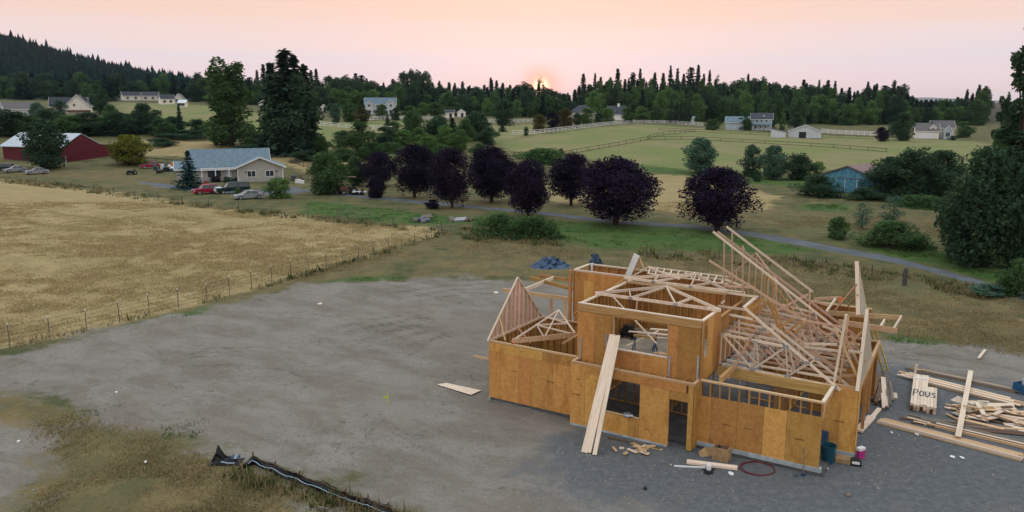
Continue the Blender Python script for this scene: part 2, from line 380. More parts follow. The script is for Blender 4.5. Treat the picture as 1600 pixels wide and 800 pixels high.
def sdist(P, poly):
    """signed distance, positive inside"""
    x, y = P[:, 0], P[:, 1]; d = np.full(len(P), 1e18); ins = np.zeros(len(P), bool)
    for i in range(len(poly)):
        a, b = poly[i], poly[(i + 1) % len(poly)]; e = b - a
        t = np.clip(((x - a[0]) * e[0] + (y - a[1]) * e[1]) / (e @ e + 1e-9), 0, 1)
        d = np.minimum(d, (x - a[0] - t * e[0]) ** 2 + (y - a[1] - t * e[1]) ** 2)
        c = ((a[1] <= y) & (b[1] > y)) | ((b[1] <= y) & (a[1] > y))
        xi = a[0] + (y - a[1]) * e[0] / (e[1] if abs(e[1]) > 1e-9 else 1e-9)
        ins ^= c & (x < xi)
    return np.where(ins, 1, -1) * np.sqrt(d)
def zone_sd(P, k):
    out = np.full(len(P), -1e9)
    for poly in ZW[k]:
        lo, hi = poly.min(0) - 25, poly.max(0) + 25
        m = np.all((P > lo) & (P < hi), axis=1)
        if m.any(): out[m] = np.maximum(out[m], sdist(P[m], poly))
    return out
def vnoise(P, sc, seed):
    """cheap value noise for irregular edges"""
    q = P / sc; i = np.floor(q).astype(int); f = q - i; f = f * f * (3 - 2 * f)
    def hsh(a, b): 
        n = (a * 374761393 + b * 668265263 + seed * 974711) & 0x7fffffff; n = (n ^ (n >> 13)) * 1274126177 & 0x7fffffff
        return (n & 0xffff) / 65535.0
    a, b = i[:, 0], i[:, 1]
    return (hsh(a, b) * (1 - f[:, 0]) + hsh(a + 1, b) * f[:, 0]) * (1 - f[:, 1]) + (hsh(a, b + 1) * (1 - f[:, 0]) + hsh(a + 1, b + 1) * f[:, 0]) * f[:, 1]

def ground_mat():
    m, t, b = newmat('ground_cover')
    def attr(n):
        a = t.nodes.new('ShaderNodeAttribute'); a.attribute_name = n
        s = t.nodes.new('ShaderNodeSeparateColor'); t.links.new(a.outputs['Color'], s.inputs[0])
        return s.outputs[0], s.outputs[1], s.outputs[2], a.outputs['Alpha']
    dirt, grav, dry, brown = attr('zone_a'); green, past, lane, wood_ = attr('zone_b')
    p = wpos(t); big = noise(t, .035, 4, p, .6); med = noise(t, .35, 5, p, .65); fine = noise(t, 3.2, 5, p, .7); vf = noise(t, 14, 3, p, .7)
    st = noise(t, 1., 6, wpos(t, (.12, .75, 1), R(35)), .7, .3)
    st2 = noise(t, 1., 6, wpos(t, (.16, .8, 1), R(28)), .75, .5); st3 = noise(t, 1., 6, wpos(t, (.22, 1.1, 1), R(-38)), .75, .5)
    def mask(w, k=.9, s=.16, n=None):
        v = mth(t, 'MULTIPLY_ADD', mth(t, 'SUBTRACT', n or med, .5), k, w)
        v = mth(t, 'MULTIPLY_ADD', mth(t, 'SUBTRACT', fine, .5), k * .6, v)
        return mrange(t, v, .5 - s, .5 + s)
    streak = noise(t, .45, 6, wpos(t, (.5, 1, 1), R(31.9)), .72, .4); grain = noise(t, 6.5, 3, p, .8); lump = noise(t, 1.1, 4, p, .7)
    def tone(c1, c2, f, lo=.35, hi=.65): return mixc(t, mrange(t, f, lo, hi), c1, c2)
    fm = mth(t, 'MULTIPLY_ADD', fine, .6, mth(t, 'MULTIPLY', vf, .4))
    base = tone((.075, .085, .036), (.17, .14, .065), med); base = mixc(t, mrange(t, fm, .4, .7, 0, .6), base, (.05, .062, .028)); base = mixc(t, mrange(t, lump, .52, .68, 0, .7), base, (.045, .065, .026)); base = mixc(t, mrange(t, noise(t, .12, 5, p, .7), .52, .66, 0, .6), base, (.20, .155, .07))
    c = base
    pc = tone((.165, .195, .066), (.235, .205, .10), big, .4, .6); pc = mixc(t, mrange(t, st2, .45, .7, 0, .5), pc, (.155, .18, .062)); pc = mixc(t, mrange(t, lump, .48, .7, 0, .55), pc, (.115, .125, .05)); pc = mixc(t, mrange(t, noise(t, .12, 5, p, .7), .5, .66, 0, .5), pc, (.15, .17, .062))
    c = mixc(t, mask(past, .5), c, pc)
    bc = tone((.20, .15, .07), (.115, .105, .05), med); bc = mixc(t, mrange(t, fm, .42, .68, 0, .7), bc, (.085, .08, .04)); bc = mixc(t, mrange(t, big, .5, .62, 0, .6), bc, (.095, .115, .048)); bc = mixc(t, mrange(t, lump, .55, .72, 0, .5), bc, (.27, .20, .095))
    c = mixc(t, mask(brown, 1.1), c, bc)
    dc = tone((.37, .285, .14), (.29, .225, .11), st); dc = mixc(t, mrange(t, med, .5, .68, 0, .7), dc, (.27, .215, .10)); dc = mixc(t, mrange(t, fm, .45, .7, 0, .45), dc, (.22, .155, .06))
    dc = mixc(t, mrange(t, st2, .52, .66, 0, .45), dc, (.44, .335, .175)); dc = mixc(t, mrange(t, lump, .5, .7, 0, .55), dc, (.25, .20, .095)); dc = mixc(t, mrange(t, streak, .55, .68, 0, .5), dc, (.25, .18, .075)); dc = mixc(t, mrange(t, big, .52, .66, 0, .5), dc, (.24, .20, .085))
    tb = t.nodes.new('ShaderNodeAttribute'); tb.attribute_name = 'track'
    dc = mixc(t, mth(t, 'MULTIPLY', tb.outputs['Fac'], mrange(t, lump, .3, .55, .3, .9)), dc, (.19, .14, .055))
    c = mixc(t, mask(dry, 1.0, .26), c, dc)
    gc = tone((.045, .105, .022), (.085, .125, .036), med); gc = mixc(t, mrange(t, fm, .45, .7, 0, .6), gc, (.033, .062, .018)); gc = mixc(t, mrange(t, lump, .5, .68, 0, .6), gc, (.11, .12, .05))
    c = mixc(t, mask(green, 1.3), c, gc)
    ec = tone((.172, .150, .124), (.23, .21, .182), streak, .38, .62); ec = mixc(t, mrange(t, st2, .55, .72, 0, .45), ec, (.30, .28, .245)); ec = mixc(t, mrange(t, st3, .57, .72, 0, .5), ec, (.305, .29, .26)); ec = mixc(t, mrange(t, lump, .54, .70, 0, .5), ec, (.15, .14, .12))
    ec = mixc(t, mrange(t, big, .46, .60, 0, .5), ec, (.185, .152, .118)); ec = mixc(t, mrange(t, grain, .52, .72, 0, .6), ec, (.12, .112, .098)); ec = mixc(t, mrange(t, grain, .28, .44, .45, 0), ec, (.34, .335, .315))
    ta = t.nodes.new('ShaderNodeAttribute'); ta.attribute_name = 'track'
    ec = mixc(t, mth(t, 'MULTIPLY', ta.outputs['Fac'], mrange(t, lump, .36, .56, .25, .85)), ec, (.105, .092, .075))
    weeds = mth(t, 'MULTIPLY', mrange(t, noise(t, .16, 3, p), .5, .62), mrange(t, noise(t, 1.6, 4, p, .7), .56, .64))
    ec = mixc(t, mth(t, 'MULTIPLY', weeds, .55), ec, (.07, .085, .04))
    c = mixc(t, mask(dirt, 1.0, .2), c, ec)
    rc = tone((.095, .103, .11), (.15, .155, .158), fm, .4, .65); rc = mixc(t, mrange(t, grain, .55, .75, 0, .6), rc, (.06, .065, .07)); rc = mixc(t, mrange(t, grain, .27, .42, .5, 0), rc, (.235, .235, .235)); rc = mixc(t, mrange(t, med, .5, .7, 0, .5), rc, (.155, .15, .145)); rc = mixc(t, mrange(t, st2, .58, .72, 0, .4), rc, (.19, .185, .18))
    c = mixc(t, mask(grav, 1.2, .2), c, rc)
    ac = tone((.135, .15, .165), (.10, .112, .125), med); ac = mixc(t, mrange(t, fm, .5, .7, 0, .4), ac, (.17, .17, .165))
    c = mixc(t, mask(lane, .25, .2), c, ac)
    c = mixc(t, wood_, c, (.02, .034, .024))
    t.links.new(c, b.inputs['Base Color']); b.inputs['Roughness'].default_value = .95; b.inputs['Specular IOR Level'].default_value = .1
    h = mth(t, 'ADD', mth(t, 'MULTIPLY', fine, .7), mth(t, 'MULTIPLY', med, .8)); bump(t, b, h, .55, .12)
    return m

def build_ground():
    near = np.array([0.5, 4, 8, 11]); rr = [13.0]
    while rr[-1] < 3500: rr.append(rr[-1] * (1.0062 if rr[-1] < 420 else 1.03))
    rr = np.concatenate([near, rr, [6000, 11000, 20000]])
    ang = np.concatenate([np.arange(-180, -52, 4.), np.arange(-52, 52, .22), np.arange(52, 180, 4.)])
    th = np.radians(ang); A, Rr = np.meshgrid(th, rr)
    X, Y = (Rr * np.sin(A)).ravel(), (Rr * np.cos(A)).ravel(); P = np.stack([X, Y], 1)
    Z = hz(X, Y)
    nr, na = Rr.shape
    # small real relief: dry field ruts, verges, spoil
    sd = {k: zone_sd(P, k) for k in ZONES}
    Rf = Rr.ravel()
    edge = (vnoise(P, 1.6, 3) - .5) * 1.3 + (vnoise(P, .5, 4) - .5) * .6 + (vnoise(P, 6, 5) - .5) * 1.6
    soft = {'dirt': 2.2, 'gravel': 2.4, 'dry': 1.0, 'brown': 2.2, 'green': 1.6, 'pasture': 2., 'lane': .35}
    wgt = {}; farsoft = 1 + np.clip(Rf - 60, 0, 400) * .022
    for k in ZONES:
        e = edge * (.25 if k == 'lane' else 1.8 if k == 'dirt' else 1.)
        wgt[k] = np.clip(.5 + (sd[k] + e * .8 * np.sqrt(farsoft)) / (2 * soft[k] * (1 if k == 'lane' else farsoft)), 0, 1)
    rough = np.where(np.maximum(wgt['dirt'], wgt['lane']) > .6, .25, 1.0)
    Z = Z + rough * ((vnoise(P, 2.6, 8) - .5) * .12 + (vnoise(P, .8, 9) - .5) * .07) * (Rf < 260) + (vnoise(P, 9, 10) - .5) * .16 * (Rf < 300) * np.where(wgt['gravel'] > .2, .1, 1) 
    hk = sstep(470, 560, Y) * np.ones(len(P))
    V = np.stack([X, Y, Z], 1)
    i = np.arange(nr - 1)[:, None] * na; j = np.arange(na)[None, :]; jn = (j + 1) % na
    F = np.stack([i + j, i + na + j, i + na + jn, i + jn], -1).reshape(-1, 4)[:, ::-1]
    C = P[F].mean(1); ce = edge[F].mean(1)
    obj_id = np.zeros(len(F), int)
    names = [('open_meadow', None), ('grazing_pasture', 'pasture'), ('dull_grass', 'brown'), ('dry_hay_field', 'dry'), ('green_verge', 'green'), ('bare_dirt_lot', 'dirt'), ('gravel_yard', 'gravel'), ('paved_lane', 'lane')]
    for n, (nm, k) in enumerate(names):
        if k: obj_id[wgt[k][F].mean(1) > .5] = n
    far = C[:, 1] > 620; hill = far & (C[:, 0] / np.maximum(C[:, 1], 1) < -.34)
    obj_id[hill] = len(names); names.append(('wooded_hill', None))
    mat = ground_mat()
    trk = np.zeros(len(P))
    for pl in [((480,560),(540,535),(600,520),(660,508)), ((470,545),(530,528),(585,512),(640,503)), ((500,575),(560,552),(620,528),(680,516),(760,505)), ((560,560),(620,534),(650,522)), ((600,552),(650,520),(690,508)),
               ((300,560),(400,556),(470,566),(560,562)), ((600,470),(700,455),(780,452)), ((590,462),(690,447),(770,444)), ((1400,545),(1500,560),(1620,580)), ((1390,552),(1500,572),(1620,594))]:
        W_ = [np.array(tuple(at(*q))[:2]) for q in pl]; d = np.full(len(P), 1e9)
        for a, b in zip(W_, W_[1:]):
            e = b - a; tt = np.clip(((P - a) @ e) / (e @ e), 0, 1); d = np.minimum(d, np.linalg.norm(P - a - tt[:, None] * e + (vnoise(P, 4, 31) - .5)[:, None] * .3, axis=1))
        for off in (0, 1.7): trk = np.maximum(trk, np.clip(1.25 - np.abs(d - off) / .13, 0, 1))
    trk *= np.clip((vnoise(P, 3.5, 33) - .3) * 3, 0, 1) * wgt['dirt']
    for pl in [((-40,324),(0,322),(60,316),(110,318),(150,321)), ((-40,334),(0,340),(70,352),(160,357)), ((110,317),(180,324),(250,340)), ((70,330),(140,342),(175,346)), ((190,376),(260,362),(300,352),(370,338),(430,330)), ((0,318),(50,312)), ((160,333),(240,333),(320,345)), ((40,375),(120,382),(200,392)), ((20,385),(90,398),(140,402)), ((240,318),(330,328),(400,340)), ((330,360),(430,352),(520,356))]:
        W_ = [np.array(tuple(at(*q))[:2]) for q in pl]; d = np.full(len(P), 1e9)
        for a, b in zip(W_, W_[1:]):
            e = b - a; tt = np.clip(((P - a) @ e) / (e @ e), 0, 1); d = np.minimum(d, np.linalg.norm(P - a - tt[:, None] * e + (vnoise(P, 6, 41) - .5)[:, None] * 2.2, axis=1))
        trk = np.maximum(trk, np.clip(1.2 - d / .9, 0, 1) * wgt['dry'] * np.clip((vnoise(P, 7, 42) - .2) * 2.5, 0, 1))
    za = np.stack([wgt['dirt'], wgt['gravel'], wgt['dry'], wgt['brown']], 1).astype(np.float32)
    zb = np.stack([wgt['green'], wgt['pasture'], wgt['lane'], hk], 1).astype(np.float32)
    for n, (nm, k) in enumerate(names):
        Fs = F[obj_id == n]
        if not len(Fs): continue
        u, inv = np.unique(Fs, return_inverse=True); inv = inv.reshape(Fs.shape)
        me = npmesh(nm, V[u], inv, [mat])
        for an, arr in (('zone_a', za), ('zone_b', zb)):
            a = me.attributes.new(an, 'FLOAT_COLOR', 'POINT'); a.data.foreach_set('color', arr[u].ravel())
        a = me.attributes.new('track', 'FLOAT', 'POINT'); a.data.foreach_set('value', trk[u].astype(np.float32))
        me.polygons.foreach_set('use_smooth', np.ones(len(Fs), bool))
        o = bpy.data.objects.new(nm, me); COL.objects.link(o); o['kind'] = 'structure'
build_ground()
def gz(x, y): return hs(x, y)
# far blue ridge beyond the valley
def ridge():
    mb = MB(); n = 60; top = []
    D0 = 16000
    for i in range(n + 1):
        px = 900 + i * 1100 / n
        h = 15 + (158 - np.interp(px, [900, 1300, 1420, 1450, 1490, 1540, 2000], [162, 158, 153, 152, 154, 157, 160]) - 1.0 * math.sin(i * 1.7) * .3) / 1269 * D0
        top.append(((px - 800) / 1269 * D0, D0, max(h, 1)))
    vs = []; fs = []
    for x, y, h in top: vs += [(x * .93, y - 900, -5), (x, y, h), (x * 1.1, y + 1500, -5)]
    for i in range(n):
        a = i * 3; fs += [(a, a + 3, a + 4, a + 1), (a + 1, a + 4, a + 5, a + 2)]
    mb.add(vs, fs); o = mb.build('distant_hills', plain('forested_slope', (.018, .034, .026), .95, .3, .004)); o['kind'] = 'structure'
ridge()

# ------------------------------------------------------------------ vegetation
def quads(Cn, size, rng, up=.35, asp=1.0):
    """random leaf quads round the centres"""
    n = len(Cn); a = rng.normal(size=(n, 3)); a[:, 2] *= .8; a /= np.linalg.norm(a, axis=1)[:, None] + 1e-9
    r = rng.normal(size=(n, 3)); b = np.cross(a, r); b /= np.linalg.norm(b, axis=1)[:, None] + 1e-9
    s = (size * rng.uniform(.55, 1.3, n))[:, None] / 2; a = a * s * asp; b = b * s
    V = np.stack([Cn - a, Cn - b * .7, Cn + a, Cn + b * .7], 1).reshape(-1, 3)
    return V, np.arange(4 * n).reshape(-1, 4)
def tree_mesh(kind, seed):
    rng = np.random.default_rng(seed); T = MB(); Vs = []; tones = []
    # unit height 10, trunk from 0
    def blobs(Cs, Rs, n, size, hollow=.55, asp=1.3):
        w = Rs.prod(1) ** (2 / 3); w = w / w.sum(); k = rng.choice(len(Cs), n, p=w)
        d = rng.normal(size=(n, 3)); d /= np.linalg.norm(d, axis=1)[:, None]
        rad = rng.uniform(hollow ** 2, 1.0, n) ** .5 * rng.uniform(.88, 1.12, n)
        P = Cs[k] + d * Rs[k] * rad[:, None]; P[:, 2] = np.maximum(P[:, 2], .15)
        V, F = quads(P, size, rng, asp=asp); Vs.append(V)
        ct = rng.uniform(0, 1, len(Cs)); tn = np.clip(.30 * ct[k] + .7 * rng.beta(1.4, 2.2, n), 0, 1); tones.append(np.repeat(tn, 4))
    if kind in ('plum', 'round', 'tall', 'bush', 'wispy', 'oval', 'poplar', 'shrub', 'giant'):
        n = dict(plum=70, round=64, tall=56, bush=34, wispy=30, oval=56, poplar=44, shrub=26, giant=58)[kind]
        z0, z1, rx = dict(plum=(2.3, 9.6, 4.2), round=(1.0, 9.3, 3.6), tall=(1.0, 9.7, 2.1), bush=(.3, 8.6, 6.5), wispy=(1.0, 9.5, 3.), oval=(.7, 9.4, 2.5), poplar=(.4, 9.8, 1.25), shrub=(.5, 8.6, 4.8), giant=(.6, 9.8, 1.7))[kind]
        Cs = []; Rs = []
        for i in range(n):
            u = rng.uniform(0, 1); z = z0 + (z1 - z0) * u
            prof = math.sin(math.pi * min(1, (u * .86 + .12))) ** .65
            if kind == 'tall': prof = (.5 + .6 * abs(math.sin(u * 7 + seed))) * (1.15 - .45 * u)
            if kind == 'giant': prof = (1.15 - .8 * u) * (.7 + .5 * rng.uniform())
            if kind == 'poplar': prof = math.sin(math.pi * min(1, u * .8 + .16)) ** .6
            if kind == 'bush': prof = (1 - u ** 1.6) ** .6
            an = rng.uniform(0, 2 * math.pi); rr = rx * prof * math.sqrt(rng.uniform(.05, 1)) * .78 * (1 + .26 * math.sin(2 * an + seed) + .14 * math.sin(3 * an + 2 * seed + z))
            Cs.append((rr * math.cos(an), rr * math.sin(an), z))
            br = rx * rng.uniform(.26, .46) * (1.15 - .35 * u)
            if kind == 'giant': br *= .62
            Rs.append((br, br, br * (.95 if kind not in ('poplar', 'tall', 'giant', 'oval', 'bush', 'shrub') else (1.25 if kind not in ('bush', 'shrub') else .8))))
        if kind == 'giant':
            for zt_ in (8.2, 8.8, 9.3, 9.7, 10.0): Cs.append((rng.normal() * .08, rng.normal() * .08, zt_)); Rs.append((.75 - .055 * zt_, .75 - .055 * zt_, .5))
        cnt, sz = dict(plum=(17000, .27), round=(7500, .36), tall=(8000, .27), bush=(7000, .5), wispy=(1500, .34), oval=(5500, .32), poplar=(3200, .28), shrub=(3600, .5), giant=(11000, .17))[kind]
        Cs, Rs = np.array(Cs), np.array(Rs)
        blobs(Cs, Rs, cnt, sz)
        if kind in ('plum', 'round', 'tall', 'giant'):       # stray sprays that roughen the outline
            far = np.argsort(-np.linalg.norm(Cs[:, :2], axis=1))[:14]; top = np.argsort(-Cs[:, 2])[:8]
            k = np.concatenate([far, top]); blobs(Cs[k] * np.array([1.12, 1.12, 1.02]), Rs[k] * .75, cnt // 9, sz * .9, .1)
        if kind not in ('bush', 'shrub'):
            lean = rng.uniform(-.25, .25, 2); tr = .26 if kind in ('plum', 'round') else .16
            T.tube([(0, 0, -.3), (lean[0] * .4, lean[1] * .4, 1.6), (lean[0], lean[1], 4), (lean[0] * .6, lean[1], 7.2)], [tr * 1.25, tr, tr * .65, tr * .2], 7)
            for i in range(9 if kind != 'poplar' else 4):
                q = Cs[rng.integers(len(Cs))]; zb = rng.uniform(1.2, 5) if kind in ('plum', 'round') else rng.uniform(1.5, 6.5)
                T.tube([(lean[0] * .6, lean[1] * .6, zb), (q[0] * .5, q[1] * .5, (zb + q[2]) / 2 + .3), tuple(q)], [tr * .5, tr * .3, tr * .1], 5)
        else:
            for i in range(6):
                q = Cs[rng.integers(len(Cs))]; T.tube([(q[0] * .2, q[1] * .2, -.2), (q[0] * .6, q[1] * .6, q[2] * .6), tuple(q)], [.2, .12, .05], 5)
    else:   # conifers: whorls of drooping boughs
        dens, rx, pw = dict(fir=(58, 1.9, .85), spruce=(38, 2.6, .95), pine=(34, 1.9, .6), fircol=(52, 1.35, .72))[kind]
        T.tube([(0, 0, -.3), (0, 0, 5), (0, 0, 9.9)], [.2, .12, .03], 6)
        Ps = []; As = []; tn = []
        for i in range(dens):
            u = (i + rng.uniform(0, .8)) / dens; z = .5 + 9.3 * u
            if kind == 'pine': z = 2.2 + 7.6 * u
            R_ = rx * (1 - u) ** pw * rng.uniform(.6, 1.2) + .10
            nb = int(6 + 5 * (1 - u)); a0 = rng.uniform(0, 6.28)
            for k in range(nb):
                an = a0 + 6.283 * k / nb + rng.uniform(-.3, .3); l = R_ * rng.uniform(.65, 1.15)
                dr = -.32 if kind != 'pine' else .15
                m = max(3, int(l * 5))
                for q in range(m):
                    s = (q + .6) / m * l
                    side = rng.normal() * .10 * (1 + .4 * l)
                    Ps.append((math.cos(an) * s - math.sin(an) * side, math.sin(an) * s + math.cos(an) * side, z + dr * s + rng.normal() * .06 + .1 * (s / l) ** 2))
                    As.append((math.cos(an), math.sin(an), dr + rng.normal() * .25)); tn.append(min(1, max(0, .15 + .5 * q / m + rng.normal() * .2)))
        P = np.array(Ps); A = np.array(As); A += rng.normal(size=A.shape) * .35; A /= np.linalg.norm(A, axis=1)[:, None]
        B = np.cross(A, rng.normal(size=A.shape) * .5 + np.array([0, 0, 1.])); B /= np.linalg.norm(B, axis=1)[:, None]
        s = rng.uniform(.22, .42, len(P))[:, None] * (1.0 if kind != 'pine' else 1.25)
        Vs.append(np.stack([P - A * s * .6, P - B * s * .45, P + A * s * .9, P + B * s * .45], 1).reshape(-1, 3)); tones.append(np.repeat(np.array(tn), 4))
    V = np.concatenate(Vs); tn = np.concatenate(tones)
    return V, tn, T
TREES = {}
def tree_parts(kind, leaf, seed, joined=False):
    key = (kind, leaf, seed, joined)
    if key not in TREES:
        V, tn, T = tree_mesh(kind, seed * 13 + len(kind))
        ext = (np.percentile(V[:, 0], 99.6) - np.percentile(V[:, 0], .4)); zt = np.percentile(V[:, 2], 99.7)
        F = np.arange(len(V)).reshape(-1, 4)
        if joined:
            q = [f for f in T.f if len(f) == 4]
            V2 = np.concatenate([V, np.array(T.v)]); F2 = np.concatenate([F, np.array(q) + len(V)])
            mi = np.concatenate([np.zeros(len(F)), np.ones(len(q))]); cm = npmesh('tree', V2, F2, [M[leaf], M['trunk']], np.concatenate([tn, np.zeros(len(T.v))]), mi); tm = None
        else:
            cm = npmesh('crown', V, F, [M[leaf]], tn); tm = T.mesh('trunk', M['trunk'])
        TREES[key] = (cm, tm, ext, zt)
    return TREES[key]
def tree(name, kind, leaf, px, base_y, top_y, width_px, label, cat='tree', group=None, D=None, seed=None, joined=False, dz=0, trunk='trunk'):
    p = at(px, base_y) if D is None else at_d(px, D)
    h = ztop(p, top_y) - p.z; w = width_px * mpp(p)
    seed = seed if seed is not None else random.randrange(3)
    cm, tm, ext, zt = tree_parts(kind, leaf, seed, joined)
    sc = (w / ext, w / ext, h / zt); rz = random.uniform(0, 6.28)
    if joined:
        o = bpy.data.objects.new(name, cm); COL.objects.link(o); tag(o, label, cat, group)
    else:
        o = thing(name, label, cat, group=group)
        for nm, me in (('crown', cm), (trunk, tm)):
            c = bpy.data.objects.new(nm, me); COL.objects.link(c); c.parent = o
    o.location = p; o.scale = sc; o.rotation_euler = (0, 0, rz); return o

# purple plum row along the lane
G = 'dark purple plum trees along the lane'
for px, yb, yt, w, lab in [
    (590, 291, 238, 50, 'small dark purple plum tree nearest the pale house, at the left end of the row'),
    (648, 309, 227, 66, 'dark purple plum tree second from the left in the row, with a short leaning trunk'),
    (706, 325, 233, 62, 'dark purple plum tree standing on the near side of the lane, third from the left'),
    (768, 316, 229, 68, 'broad dark purple plum tree behind the lane in the middle of the row'),
    (825, 338, 252, 64, 'narrow dark purple plum tree beside the green bramble hedge'),
    (892, 321, 240, 70, 'dark purple plum tree half hidden behind the largest plum tree'),
    (962, 352, 247, 106, 'largest dark purple plum tree, its skirt reaching the ground beside the lane'),
    (1120, 361, 263, 104, 'lone dark purple plum tree at the right end, just above the tall rafters')]:
    tree('plum_tree', 'plum', 'plum', px, yb, yt, w * .96, lab, 'tree', G, seed=(px // 7) % 4)
tree('plum_sapling', 'round', 'plum', 588, 309, 275, 28, 'small ragged purple tree in front of the first plum tree', 'tree')
tree('purple_shrub', 'shrub', 'plum', 676, 326, 312, 24, 'low dark purple shrub at the edge of the lane', 'shrub')
# trees round the two farms on the left
tree('broadleaf_tree', 'tall', 'leaf', 362, 229, 95, 80, 'tall irregular broadleaf tree with an open top standing behind the blue-roofed house', seed=1)
for px, yt, w, lab in [(430, 100, 52, 'left tree of the tall dark fir clump'), (451, 79, 66, 'tallest fir in the middle of the dark clump'), (466, 86, 50, 'fir just right of the tallest one in the dark clump'), (482, 103, 44, 'right tree of the tall dark fir clump')]:
    tree('fir_tree', 'fircol', 'needle', px, 243, yt, w, lab, 'tree', 'tall dark fir clump')
tree('broadleaf_tree', 'oval', 'leaf_dark', 436, 243, 118, 52, 'dense leafy tree filling the left side of the fir clump')
tree('broadleaf_tree', 'oval', 'leaf_dark', 472, 243, 112, 56, 'dense leafy tree filling the right side of the fir clump')
tree('spruce_tree', 'spruce', 'needle_blue', 297, 295, 236, 54, 'blue-green spruce in front of the pale house')
tree('broadleaf_tree', 'round', 'leaf_dark', 73, 264, 187, 60, 'dark green tree standing in front of the red barn', seed=1)
tree('yellow_tree', 'round', 'leaf_yellow', 203, 257, 211, 56, 'low yellow-green tree to the right of the red barn')
tree('shrub', 'shrub', 'leaf_light', 437, 309, 277, 42, 'light green shrub by the drive in front of the pale house', 'shrub')
tree('shrub', 'shrub', 'leaf', 372, 306, 293, 12, 'small green bush in front of the dark pickup', 'shrub')
tree('orchard_tree', 'round', 'leaf', 513, 303, 238, 58, 'loose green tree right of the pale house')
tree('orchard_tree', 'round', 'leaf', 556, 290, 245, 40, 'green tree just left of the purple plum row')
tree('broadleaf_tree', 'oval', 'leaf', 563, 243, 190, 46, 'upright green tree above the left end of the plum row', seed=2)
tree('yellow_sapling', 'poplar', 'leaf_yellow', 584, 232, 205, 9, 'slim yellowing sapling beside the upright green tree')
for px, yb, yt, w, k, lf, lab in [
    (602, 232, 198, 34, 'oval', 'leaf_dark', 'dark green tree between the slim yellow sapling and the light green trees'),
    (630, 232, 203, 30, 'oval', 'leaf_light', 'light green tree left of centre in the hedgerow'),
    (655, 231, 200, 34, 'oval', 'leaf_light', 'light green tree next to its lighter twin in the hedgerow'),
    (646, 218, 172, 30, 'oval', 'leaf', 'tall green tree behind the light green hedgerow trees'),
    (677, 226, 186, 34, 'oval', 'leaf_dark', 'dark tree in the middle of the hedgerow'),
    (697, 230, 196, 30, 'oval', 'leaf_light', 'light green tree right of the dark hedgerow tree'),
    (719, 238, 203, 36, 'round', 'leaf_light', 'rounded light green tree above the third plum tree'),
    (744, 219, 174, 44, 'round', 'leaf_dark', 'big dark tree at the right end of the hedgerow'),
    (707, 212, 184, 26, 'fir', 'needle', 'dark conifer behind the light green hedgerow trees'),
    (750, 246, 224, 26, 'shrub', 'leaf', 'low bush below the big dark hedgerow tree'),
    (530, 236, 205, 30, 'wispy', 'leaf', 'thin grey-green tree beside the fir clump'),
    (612, 238, 222, 40, 'bush', 'leaf', 'low green scrub in the hedgerow')]:
    tree('hedgerow_tree' if k not in ('bush', 'shrub') else 'scrub_bush', k, lf, px, yb, yt, w, lab, 'tree' if k not in ('bush', 'shrub') else 'bush')
for px, yb, yt, w, k, lf, lab in [
    (500, 244, 212, 30, 'round', 'leaf', 'green tree just right of the fir clump foot'), (538, 228, 204, 22, 'oval', 'leaf_dark', 'small dark tree beside the thin grey-green tree'), (580, 250, 222, 34, 'round', 'leaf', 'rounded green tree above the small left plum tree'),
    (616, 222, 190, 26, 'oval', 'leaf', 'mid green tree left of the light green pair'), (640, 214, 184, 24, 'oval', 'leaf_dark', 'dark upright tree behind the light green pair'), (668, 240, 214, 30, 'round', 'leaf_light', 'pale green bushy tree right of the light green pair'),
    (686, 216, 180, 28, 'oval', 'leaf_dark', 'tall dark tree beyond the hedgerow middle'), (728, 222, 186, 26, 'oval', 'leaf', 'mid green tree left of the big dark hedgerow tree'), (762, 226, 198, 26, 'round', 'leaf_dark', 'dark rounded tree at the right foot of the big hedgerow tree'), (692, 246, 226, 40, 'bush', 'leaf', 'low leafy bank above the third plum tree'), (540, 252, 232, 50, 'bush', 'leaf', 'low leafy bank right of the fir clump'), (600, 258, 238, 34, 'shrub', 'leaf_dark', 'dark bush between the first two plum trees')]:
    tree('hedgerow_tree' if k not in ('bush', 'shrub') else 'scrub_bush', k, lf, px, yb, yt, w, lab, 'tree' if k not in ('bush', 'shrub') else 'bush')
for px, yb, yt, w, k, lf, lab in [
    (175, 196, 164, 30, 'round', 'leaf', 'green tree right of the white gabled house, lower slope'), (196, 206, 178, 30, 'oval', 'leaf', 'mid green tree standing above the hedge middle'), (216, 200, 172, 24, 'oval', 'leaf_dark', 'dark tree below the far pale houses'), (240, 206, 180, 30, 'round', 'leaf_dark', 'dark rounded tree above the hedge right end'), (258, 214, 192, 26, 'round', 'leaf', 'green bushy tree at the hedge right end'), (30, 206, 180, 40, 'round', 'leaf', 'green tree behind the barn roof'), (78, 200, 170, 40, 'round', 'leaf_dark', 'dark tree between the two white houses'), (124, 204, 184, 40, 'bush', 'leaf', 'green bank below the white gabled house'), (310, 206, 186, 30, 'round', 'leaf_dark', 'dark tree left of the tall broadleaf tree foot'), (332, 214, 190, 36, 'round', 'leaf', 'green tree against the foot of the tall broadleaf tree'), (404, 232, 208, 30, 'round', 'leaf', 'green tree between the tall tree and the fir clump')]:
    tree('farm_tree' if k != 'bush' else 'scrub_bush', k, lf, px, yb, yt, w, lab, 'tree' if k != 'bush' else 'bush')
tree('vine_mound', 'bush', 'leaf', 845, 254, 232, 78, 'low spreading mound of vines in the pasture', 'bush')
tree('field_shrub', 'shrub', 'leaf_dark', 877, 241, 232, 7, 'tiny round bush at the end of the brown field fence', 'bush')
